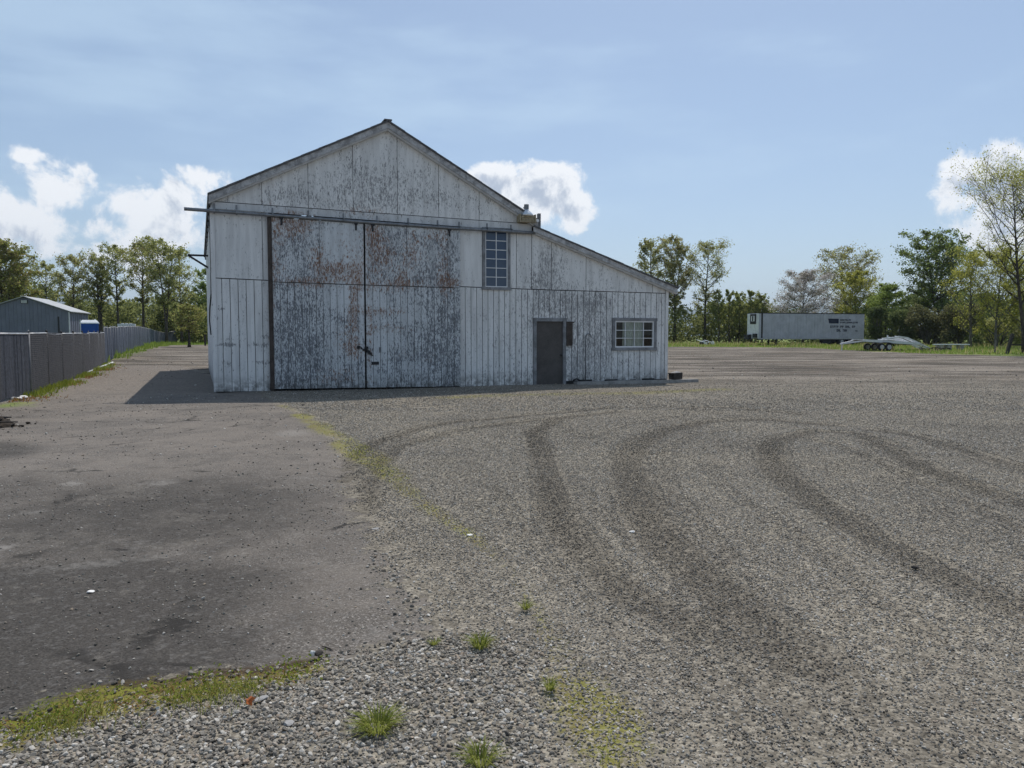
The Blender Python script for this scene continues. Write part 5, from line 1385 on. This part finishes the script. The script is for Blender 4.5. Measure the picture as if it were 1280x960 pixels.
def rhombs(c, size, rng, updown=1.0):
    n = len(c)
    a = rng.normal(size=(n, 3)); a /= np.linalg.norm(a, axis=1, keepdims=True)
    b = rng.normal(size=(n, 3)); b -= a * (a * b).sum(1, keepdims=True); b /= np.linalg.norm(b, axis=1, keepdims=True)
    s = (size * rng.uniform(.6, 1.35, n))[:, None]
    v = np.empty((n, 4, 3)); v[:, 0] = c - a * s; v[:, 1] = c + b * s * .55; v[:, 2] = c + a * s; v[:, 3] = c - b * s * .55
    return v.reshape(-1, 3), np.arange(n * 4).reshape(n, 4)
def tree(name, label, u, depth, vtop, wpx, lo=.25, leaf='leaf_spring', bark='bark_dark', n=5000, ls=.17, up=.75, seed=1, group=None, lean=(0, 0), limbs=24, cat='tree', trunk_r=None, spread=.95, twigs=True, profile='oval', base=None, two=1):
    rng = np.random.default_rng(seed); r = random.Random(seed)
    p = AT(u, depth) if base is None else base
    H = height_at(vtop, depth) - p.z; Rw = wpx / 2 / F * depth
    th = thing(name, label, cat, (p.x, p.y, p.z - .05), 0, group)
    wood = MB(); r0 = trunk_r or max(.05, H * .017)
    anchors = []
    def prof(t):
        s = (t - lo) / max(1e-3, 1 - lo); s = min(max(s, 0), 1)
        if profile == 'oval': return (math.sin(math.pi * (.10 + .86 * s)) ** .7)
        if profile == 'cone': return .25 + .75 * (1 - s) ** .8 if s > .1 else .6
        if profile == 'dome': return (1 - s * s) ** .5 * (.75 + .25 * min(1, s * 5))
        return math.sin(math.pi * (.05 + .80 * s)) ** .6
    for stem in range(two):
        ln = (lean[0] + (stem - (two - 1) / 2) * Rw * .55, lean[1] + r.uniform(-.3, .3) * (two > 1))
        k = 9; tp = []
        ph = r.uniform(0, 6)
        for i in range(k + 1):
            t = i / k
            tp.append(Vector((ln[0] * t ** 1.4 + .018 * H * math.sin(ph + 4 * t) * t, ln[1] * t ** 1.4 + .018 * H * math.cos(ph * 1.3 + 5 * t) * t, H * t * (1 if stem == 0 else .9))))
        rs = [r0 * (1 - .90 * (i / k) ** .85) * (1.35 if i == 0 else 1) / (1 if two == 1 else 1.25) for i in range(k + 1)]
        wood.tube(tp, rs, 8)
        def tat(t):
            i = min(k - 1, int(t * k)); return tp[i].lerp(tp[i + 1], t * k - i), rs[i] + (rs[i + 1] - rs[i]) * (t * k - i)
        for j in range(limbs):
            t = lo * .92 + (1 - lo * .92) * ((j + r.uniform(0, .8)) / limbs) ** .85 * .96
            q, rr = tat(t); a = j * 2.4 + r.uniform(-.5, .5)
            Lh = Rw * prof(t) * r.uniform(.65, 1.18) * (1 if two == 1 else .8)
            rise = Lh * up * r.uniform(.6, 1.4) * (1.0 if t < .8 else 1.3)
            rise = min(rise, H * 1.0 - q.z + .3)
            d = Vector((math.cos(a), math.sin(a), 0))
            pts = []
            for s in (0, .25, .5, .75, 1):
                w = Vector((r.uniform(-1, 1), r.uniform(-1, 1), r.uniform(-1, 1))) * Lh * .05 * (s > 0)
                pts.append(q + d * Lh * s + Vector((0, 0, rise * (s ** 1.3))) + w)
            lr = max(.022, min(rr * .75, r0 * .52))
            wood.tube(pts, [lr, lr * .75, lr * .55, lr * .35, lr * .15], 5)
            anchors.append((pts[4], Lh * .10)); anchors.append((pts[3], Lh * .12))
            for b in range(8 if twigs else 4):
                s = r.uniform(.25, .95); i = min(3, int(s * 4)); o = pts[i].lerp(pts[i + 1], s * 4 - i)
                aa = a + r.uniform(-1.5, 1.5); bl = Lh * r.uniform(.25, .62) * (1.15 - s * .4)
                e_ = o + Vector((math.cos(aa), math.sin(aa), r.uniform(.1, 1.3) * up)) * bl
                mid = o.lerp(e_, .5) + Vector((0, 0, bl * .06))
                wood.tube([o, mid, e_], [lr * .36, lr * .25, lr * .08], 4)
                anchors.append((e_, bl * .28)); anchors.append((mid, bl * .24))
                if twigs:
                    for c in range(4):
                        o2 = o.lerp(e_, r.uniform(.3, 1)); e2 = o2 + Vector((r.uniform(-1, 1), r.uniform(-1, 1), r.uniform(-.2, 1.2) * up)) * bl * .45
                        wood.tube([o2, e2], [lr * .14, lr * .04], 3, caps=False)
                        anchors.append((e2, bl * .20)); anchors.append((o2.lerp(e2, .6), bl * .16)); anchors.append((e2 + (e2 - o2) * .4, bl * .2))
    wood.build('trunk', M[bark], th, True)
    if n:
        n = int(n * (1.35 if name == 'cottonwood_tree' else 2.0)); ls = ls * .76
        A = np.array([a[0] for a in anchors]); Rr = np.array([a[1] for a in anchors])
        wgt = rng.uniform(.25, 1, len(A)); wgt /= wgt.sum()
        pick = rng.choice(len(A), n, p=wgt)
        c = A[pick] + rng.normal(size=(n, 3)) * (Rr[pick] * spread + .05)[:, None] * np.array([1, 1, .8])
        c[:, 2] = np.maximum(c[:, 2], .15)
        leaves = leaf if isinstance(leaf, list) else [(leaf, 1.0)]
        sel = rng.uniform(0, 1, n); acc = 0
        for li, (lm, fr) in enumerate(leaves):
            k_ = (sel >= acc) & (sel < acc + fr); acc += fr
            v, f = rhombs(c[k_], ls, rng); np_mesh('crown', v, f, M[lm], th)
    return th
def clump_leaves(cs, rs, per, ls, rng, zmin=None):
    out_v = []
    for c, rr in zip(cs, rs):
        d = rng.normal(size=(per, 3)); d /= np.linalg.norm(d, axis=1, keepdims=True)
        q = d * (rng.uniform(.35, 1.08, per) ** .7)[:, None] * np.array(rr) + np.array(c)
        out_v.append(q)
    c = np.vstack(out_v)
    if zmin is not None: c = c[c[:, 2] > zmin]
    return rhombs(c, ls, rng)

gl, gr = 'trees beyond the left fence', 'trees beyond the yard at the right'
tree('tree', 'broad yellow-green tree above the left end of the shed roof', 10, 98, 302, 74, .22, [('leaf_spring', .6), ('leaf_rust', .4)], n=9000, seed=21, group=gl, limbs=29, up=.6, two=2, ls=.19)
tree('tree', 'yellow-green tree cut off by the left edge of the photo', -38, 96, 306, 66, .2, [('leaf_spring', .7), ('leaf_rust', .3)], n=7500, seed=22, group=gl, limbs=26, up=.6, ls=.19)
tree('tree', 'thin half-bare tree just right of the broad yellow-green one', 60, 116, 330, 38, .3, 'leaf_olive', n=1900, seed=23, group=gl)
tree('cottonwood_tree', 'slim tree with an airy crown directly above the right end of the shed', 94, 114, 324, 44, .38, [('leaf_olive', .7), ('leaf_rust', .3)], n=3600, seed=24, group=gl)
tree('cottonwood_tree', 'tree with a thick dark trunk just right of the portable toilet', 127, 116, 322, 38, .42, 'leaf_olive', n=3400, seed=25, group=gl, trunk_r=.42, two=2)
tree('cottonwood_tree', 'narrow tall tree above the white van roof', 149, 115, 310, 40, .42, [('leaf_olive', .7), ('leaf_spring', .3)], n=3600, seed=26, group=gl)
tree('cottonwood_tree', 'tall tree with open top left of the tallest left-hand tree', 181, 111, 307, 46, .40, [('leaf_olive', .65), ('leaf_rust', .35)], n=3900, seed=27, group=gl)
tree('cottonwood_tree', 'tallest and widest tree of the left row, nearest the barn', 209, 107, 301, 60, .36, [('leaf_olive', .7), ('leaf_spring', .3)], n=5600, seed=28, group=gl, two=2, limbs=26)
tree('cottonwood_tree', 'half-bare tree next to the tallest one, closest to the barn\'s left wall', 228, 113, 318, 36, .35, 'leaf_olive', n=1800, seed=29, group=gl)
tree('tree', 'bushy tree with bright foliage between the row and the barn', 262, 125, 340, 40, .15, 'leaf_green', n=4200, seed=30, group=gl, profile='dome')
tree('young_tree', 'small drooping yellow-green tree on a dark trunk at the end of the drive', 237, 84, 380, 36, .36, [('leaf_spring', .6), ('leaf_rust', .4)], n=1700, ls=.12, seed=31, trunk_r=.17, up=.2, profile='dome')

tree('cottonwood_tree', 'tall tree directly behind the lean-to eave, left of the tallest pair', 814, 134, 304, 40, .30, [('leaf_olive', .8), ('leaf_rust', .2)], n=5200, seed=41, group=gr, up=.9, limbs=26, ls=.20)
tree('cottonwood_tree', 'tallest dense tree beside the lean-to eave', 843, 131, 299, 46, .30, [('leaf_olive', .6), ('leaf_rust', .4)], n=6400, seed=42, group=gr, up=.9, limbs=29, two=2, ls=.20)
tree('cottonwood_tree', 'airy tree with a visible dark trunk standing right of the dense pair', 881, 128, 308, 52, .30, [('leaf_olive', .8), ('leaf_rust', .2)], n=4200, seed=43, group=gr, up=.8, limbs=26, ls=.17)
for k, (u_, v_, w_, lab) in enumerate(((898, 371, 18, 'green sapling nearest the airy tree'), (911, 366, 18, 'second green sapling left of the semi-trailer'), (923, 368, 16, 'green sapling rising at the trailer\'s left end'), (938, 366, 18, 'slim pointed sapling rising behind the trailer\'s cooling unit'), (952, 369, 15, 'thin sapling between the trailer roof and the blossom tree'))):
    tree('sapling', lab, u_, 124 + k, v_, w_ * 1.5, .04, [('brush', .2), ('leaf_spring', .8)], n=1900, ls=.15, seed=50 + k, group='saplings left of the semi-trailer', up=1.6, limbs=18, twigs=False, profile='cone', spread=.9)
tree('blossom_tree', 'rounded tree in pale pinkish blossom behind the semi-trailer', 1003, 116, 343, 74, .10, [('blossom', .75), ('leaf_brown', .25)], 'bark_dark', n=9500, ls=.13, seed=61, group=gr, limbs=34, up=.55, profile='dome', spread=.8)
tree('tree', 'spreading tree with reddish bare top behind the right half of the trailer', 1058, 121, 316, 82, .28, [('leaf_olive', .6), ('leaf_rust', .4)], n=4800, seed=62, group=gr, limbs=24, up=.7, two=2)
tree('tree', 'low yellow-green tree in front of the spreading reddish one', 1068, 108, 344, 46, .12, 'leaf_yellow', n=4600, ls=.13, seed=63, group=gr, up=1.0, profile='dome')
tree('tree', 'round bright green tree just right of the trailer\'s end', 1106, 104, 357, 52, .08, 'leaf_green', n=6800, ls=.16, seed=64, group=gr, profile='dome', up=.5, limbs=24, spread=.9)
tree('tree', 'large leafy green tree leaning left of the yellow willows', 1168, 103, 295, 90, .30, [('leaf_dark', .55), ('leaf_green', .45)], n=7000, ls=.19, seed=65, group=gr, limbs=34, up=.55, two=2, spread=.7)
tree('willow_tree', 'thin yellow-leaved willow below the large green tree', 1212, 84, 322, 56, .10, 'leaf_yellow', 'bark_grey', n=3000, ls=.11, seed=66, group=gr, up=1.2, limbs=26)
tree('willow_tree', 'dense yellow willow behind the bare leaning tree', 1244, 81, 318, 70, .08, 'leaf_yellow', 'bark_grey', n=5200, ls=.11, seed=67, group=gr, up=1.1, limbs=24)
tree('willow_tree', 'yellow willow at the right edge of the photo', 1282, 79, 330, 66, .08, 'leaf_yellow', 'bark_grey', n=4200, ls=.11, seed=68, group=gr, up=1.1, limbs=29)
bt = AT(1276, 63)
tree('bare_tree', 'tall almost bare tree leaning left at the right of the yard', 1280, 63, 226, 112, .30, [('leaf_yellow', .8), ('leaf_spring', .2)], 'bark_dark', n=5200, ls=.085, seed=71, lean=(-2.0, 0), limbs=34, up=1.25, spread=.8, trunk_r=.17, profile='x')
tree('bare_tree', 'second bare tree mostly outside the right edge of the photo', 1328, 64, 222, 112, .26, [('leaf_yellow', .8), ('leaf_spring', .2)], 'bark_dark', n=4800, ls=.085, seed=72, lean=(-2.6, 0), limbs=24, up=1.25, spread=.8, trunk_r=.2, profile='x')
# shrubs
def shrub(name, label, u, depth, vtop, wpx, leaf, n, ls, seed, group=None):
    rng = np.random.default_rng(seed); p = AT(u, depth); H = height_at(vtop, depth) - p.z; Rw = wpx / 2 / F * depth
    th = thing(name, label, 'shrub', (p.x, p.y, p.z), 0, group)
    m = MB(); cs, rs = [], []
    for i in range(16):
        a = rng.uniform(0, 6.28); rr = Rw * rng.uniform(.1, .85) ; z = H * rng.uniform(.18, .86) * (1 - .35 * (rr / Rw) ** 2)
        q = Vector((math.cos(a) * rr, math.sin(a) * rr * .8, z)); cs.append(q); rs.append((Rw * rng.uniform(.22, .42), Rw * rng.uniform(.22, .42), H * rng.uniform(.12, .22)))
        m.tube([Vector((q.x * .15, q.y * .15, -.05)), q * .55 + Vector((0, 0, H * .05)), q], [.06, .04, .015], 5)
    m.build('stems', M['bark_grey'], th, True)
    v, f = clump_leaves(cs, rs, n // 16, ls, rng, .05); np_mesh('foliage', v, f, M[leaf], th)
shrub('shrub', 'dark green shrub right behind the trailer\'s rear wheels', 1094, 99, 382, 40, 'leaf_dark', 3600, .16, 81)
shrub('shrub', 'tall dark shrub behind the flatbed trailer', 1126, 97, 384, 50, 'leaf_dark', 4400, .16, 82)
shrub('shrub', 'brownish twiggy shrub under the large green tree', 1160, 95, 376, 62, 'leaf_brown', 4600, .15, 83)
shrub('shrub', 'olive shrub behind the white board', 1196, 92, 372, 56, 'leaf_brown', 4200, .15, 84)
shrub('shrub', 'dark shrub behind the leaning fence post', 1246, 90, 390, 70, 'leaf_olive', 4000, .14, 85)
shrub('shrub', 'low dark bush in the right corner of the yard', 1300, 84, 395, 70, 'leaf_brown', 3200, .14, 86)
# far wood understorey that reads as one mass
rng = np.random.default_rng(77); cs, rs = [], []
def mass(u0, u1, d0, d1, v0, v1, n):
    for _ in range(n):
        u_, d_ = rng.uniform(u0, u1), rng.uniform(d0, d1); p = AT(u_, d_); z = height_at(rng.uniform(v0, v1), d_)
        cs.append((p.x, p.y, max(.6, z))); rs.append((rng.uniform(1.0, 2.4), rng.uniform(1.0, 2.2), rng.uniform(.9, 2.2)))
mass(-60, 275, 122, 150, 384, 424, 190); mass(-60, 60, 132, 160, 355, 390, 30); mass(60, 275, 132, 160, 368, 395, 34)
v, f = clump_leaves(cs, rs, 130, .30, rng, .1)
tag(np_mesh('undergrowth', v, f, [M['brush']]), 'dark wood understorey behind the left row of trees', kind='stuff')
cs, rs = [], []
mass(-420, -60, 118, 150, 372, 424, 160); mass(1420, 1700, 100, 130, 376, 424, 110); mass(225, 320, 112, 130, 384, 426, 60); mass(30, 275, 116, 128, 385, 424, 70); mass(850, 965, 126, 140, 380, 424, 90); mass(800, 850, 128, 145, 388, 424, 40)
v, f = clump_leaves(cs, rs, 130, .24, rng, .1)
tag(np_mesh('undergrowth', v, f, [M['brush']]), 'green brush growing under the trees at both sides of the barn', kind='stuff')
cs, rs = [], []
mass(1080, 1420, 104, 128, 372, 424, 150); mass(960, 1090, 122, 140, 386, 424, 60); mass(1180, 1420, 96, 112, 380, 428, 60)
v, f = clump_leaves(cs, rs, 130, .25, rng, .1)
tag(np_mesh('undergrowth', v, f, [M['leaf_dark']]), 'dark brush behind the trailers', kind='stuff')

# ---- grasses
def blades(name, x, y, h, w, mat, label, rng, lean=.35, kind='stuff', dz=0.0):
    n = len(x); z = und_np(x, y) + dz
    a = rng.uniform(0, 6.283, n); la = rng.uniform(0, 6.283, n); l = h * lean * rng.uniform(.2, 1.3, n)
    dx, dy = np.cos(a) * w / 2, np.sin(a) * w / 2
    v = np.empty((n, 4, 3))
    v[:, 0] = np.stack([x - dx, y - dy, z - .01], -1); v[:, 1] = np.stack([x + dx, y + dy, z - .01], -1)
    v[:, 2] = np.stack([x + np.cos(la) * l + dx * .25, y + np.sin(la) * l + dy * .25, z + h], -1); v[:, 3] = np.stack([x + np.cos(la) * l - dx * .25, y + np.sin(la) * l - dy * .25, z + h * .97], -1)
    o = np_mesh(name, v.reshape(-1, 3), np.arange(n * 4).reshape(n, 4), mat)
    return tag(o, label, kind=kind)
rng = np.random.default_rng(5)
def field(n, x0, x1, y0, y1, thr=.2):
    x, y = rng.uniform(x0, x1, n), rng.uniform(y0, y1, n)
    g = np.clip(signed(x, y, grass_poly), -3, 3) + (np.sin(x * .7) * np.sin(y * .9 + x * .3)) * .9
    k = g > thr; return x[k], y[k]
x, y = field(60000, 8, 80, 60, 118)
h = rng.uniform(.08, .36, len(x)) * (.55 + .45 * np.sin(x * .45) * np.sin(y * .6 + 1))
blades('grass', x, y, np.clip(h, .06, 1), rng.uniform(.05, .11, len(x)), M['grass'], 'spring grass along the far side of the yard', rng)
x, y = field(46000, -66, -22, 30, 122)
h = rng.uniform(.12, .55, len(x)) * np.clip(.7 + .5 * np.sin(x * .5) * np.sin(y * .31 + 1), .25, 1.3)
blades('grass', x, y, h, rng.uniform(.05, .12, len(x)), M['grass'], 'rank grass beside the far fence and the drive\'s end', rng)
x, y = field(9000, 8, 80, 60, 118, .0)
blades('dry_grass', x, y, rng.uniform(.1, .5, len(x)), rng.uniform(.04, .08, len(x)), M['dry_grass'], 'dry stalks standing in the far grass', rng)
def along(px_pts, n, side, jit, rng):
    ln = pix_line(px_pts); seg = np.linalg.norm(np.diff(ln, axis=0), axis=1); cum = np.concatenate([[0], np.cumsum(seg)])
    s = rng.uniform(0, cum[-1], n); i = np.clip(np.searchsorted(cum, s) - 1, 0, len(seg) - 1); t = (s - cum[i]) / seg[i]
    p = ln[i] + (ln[i + 1] - ln[i]) * t[:, None]; d = (ln[i + 1] - ln[i]) / seg[i][:, None]
    o = np.abs(rng.normal(0, jit, n)) + side; return p[:, 0] + d[:, 1] * o, p[:, 1] - d[:, 0] * o
fl = [(2, 504), (37.5, 494), (81, 478), (117, 463.5), (131, 456)]
x, y = along(fl, 4500, -.05, .30, rng); k = (np.sin(x * 2.2) + np.sin(y * 1.3) + rng.uniform(-1, 1, len(x))) > -.3; x, y = x[k], y[k]
blades('fence_weeds', x, y, rng.uniform(.03, .17, len(x)), rng.uniform(.02, .04, len(x)), M['weed'], 'yellow-green weeds along the foot of the near fence', rng, .6)
x, y = along(fl, 1200, .1, .4, rng); k = (np.sin(x * 1.7 + 2) + np.sin(y * 1.1)) > .2; x, y = x[k], y[k]
blades('dry_weeds', x, y, rng.uniform(.02, .09, len(x)), rng.uniform(.02, .06, len(x)), M['rust_weed'], 'rusty dead weeds along the near fence', rng, .8)
# low weeds and moss of the foreground edge and of the seam across the gravel
n = 260000; yy = np.sqrt(rng.uniform(2.2 ** 2, 13 ** 2, n)); xx = rng.uniform(-1, 1, n) * (yy * .72 + .5)
fz = ground_fields(xx, yy)
pat = .5 + .5 * np.sin(9 * xx + 2 * np.sin(5 * yy)) * np.sin(8 * yy + 2 * np.sin(6 * xx))
k = np.clip(fz['moss'], 0, 1.1) * (.25 + .75 * pat) * np.where(yy < 4.8, .9, .85) * np.where(fz['coarse'] > -.3, 1, .55) > rng.uniform(.22, 1, n)
x, y = xx[k], yy[k]; c_ = fz['coarse'][k]
hh = rng.uniform(.004, .024, len(x)) * np.where(y > 5, 1.2, 1) * (.5 + pat[k])
blades('ground_weeds', x, y, hh, rng.uniform(.003, .008, len(x)), M['weed'], 'low weeds and moss along the asphalt edge and the gravel seam', rng, 1.3, dz=.02 * smooth(0, .5, c_))
n = 30000; yy = rng.uniform(2.4, 4.2, n); xx = rng.uniform(-2.6, .2, n); fz = ground_fields(xx, yy)
ed = dist_line(xx, yy, pix_line(EDGE_PX[:10]) + np.array([.03, -.10])); k = np.exp(-.5 * (ed / .09) ** 2) * (.4 + .6 * np.sin(7 * xx + 2) ** 2) > rng.uniform(.1, 1.3, n)
x, y = xx[k], yy[k]; cpos = np.stack([x, y, und_np(x, y) + .02 + rng.uniform(0, .03, len(x))], -1)
v, f = rhombs(cpos, .008, rng); tag(np_mesh('clover', v, f, M['weed']), 'small clover leaves in the foreground weed strip', kind='stuff')
x, y = along([(10, 912), (85, 892), (175, 874), (270, 858), (330, 852)], 4200, .02, .11, rng); k = (np.sin(x * 7) * np.sin(x * 3.1 + y * 5) + rng.uniform(-1, 1, len(x)) * 1.3) > .35; x, y = x[k], y[k]
blades('strip_grass', x, y, rng.uniform(.008, .045, len(x)), rng.uniform(.002, .005, len(x)), M['tuft'], 'short bright grass growing in the foreground weed strip', rng, .9, dz=.012)
x, y = along([(10, 908), (85, 888), (175, 870), (270, 854), (390, 834)], 380, .0, .12, rng)
blades('dead_stalks', x, y, rng.uniform(.008, .035, len(x)), rng.uniform(.002, .005, len(x)), M['rust_weed'], 'dead brown stalks among the foreground weeds', rng, 2.2, dz=.012)
def tuft(label, u, v_, rad, hgt, n, seed, mat='tuft'):
    r = random.Random(seed); p = G(u, v_); m = MB()
    for i in range(n):
        a = r.uniform(0, 6.283); rr = rad * math.sqrt(r.random()) * .35; out = rad * r.uniform(.3, 1.1); hh = hgt * r.uniform(.45, 1.1)
        b = Vector((math.cos(a) * rr, math.sin(a) * rr, -.01)); w = Vector((-math.sin(a), math.cos(a), 0)) * r.uniform(.0012, .0024)
        aa = a + r.uniform(-.5, .5); md = b + Vector((math.cos(aa) * out * .4, math.sin(aa) * out * .4, hh * .75)); e_ = b + Vector((math.cos(aa) * out, math.sin(aa) * out, hh * r.uniform(.75, 1.05)))
        q = len(m.v); m.v.extend([tuple(b - w), tuple(b + w), tuple(md + w * .8), tuple(md - w * .8), tuple(e_)]); m.a.extend([(0., 0.)] * 5)
        m.f.append((q, q + 1, q + 2, q + 3)); m.m.append(0); m.f.append((q + 3, q + 2, q + 4)); m.m.append(0)
    o = m.build('grass_tuft', M[mat]); o.location = (p.x, p.y, gz_at(p.x, p.y) + .02)
    return tag(o, label, 'grass tuft', 'grass tufts growing in the gravel')
tuft('largest bright grass tuft, alone in the foreground gravel', 472, 922, .115, .085, 260, 1)
tuft('grass tuft at the upper edge of the coarse gravel', 601, 813, .085, .07, 150, 2)
tuft('grass tuft cut by the lower edge of the photo', 600, 962, .10, .075, 130, 3)
tuft('small tuft in the yellow moss at the right of the gravel', 687, 866, .05, .05, 70, 4)
tuft('small pale tuft left of the upper grass tuft', 543, 808, .045, .03, 50, 5)
tuft('thin tuft highest up on the moss seam', 657, 765, .06, .05, 60, 6)

# ------------------------------------------------------------------ the air
bx_ = MB(); bx_.box(-9700, 9700, -700, 12700, -6.0, 520)
t = NT('thin_haze'); t.n.remove(t.tc); t.n.remove(t.geo)
pv = t.n.new('ShaderNodeVolumePrincipled'); pv.inputs['Color'].default_value = (.72, .85, 1, 1); pv.inputs['Density'].default_value = .00011; pv.inputs['Anisotropy'].default_value = .2
t.l.new(pv.outputs[0], t.out.inputs['Volume'])
hz_o = bx_.build('haze', t.mat); tag(hz_o, 'thin summer haze over the yard and hills', kind='stuff')
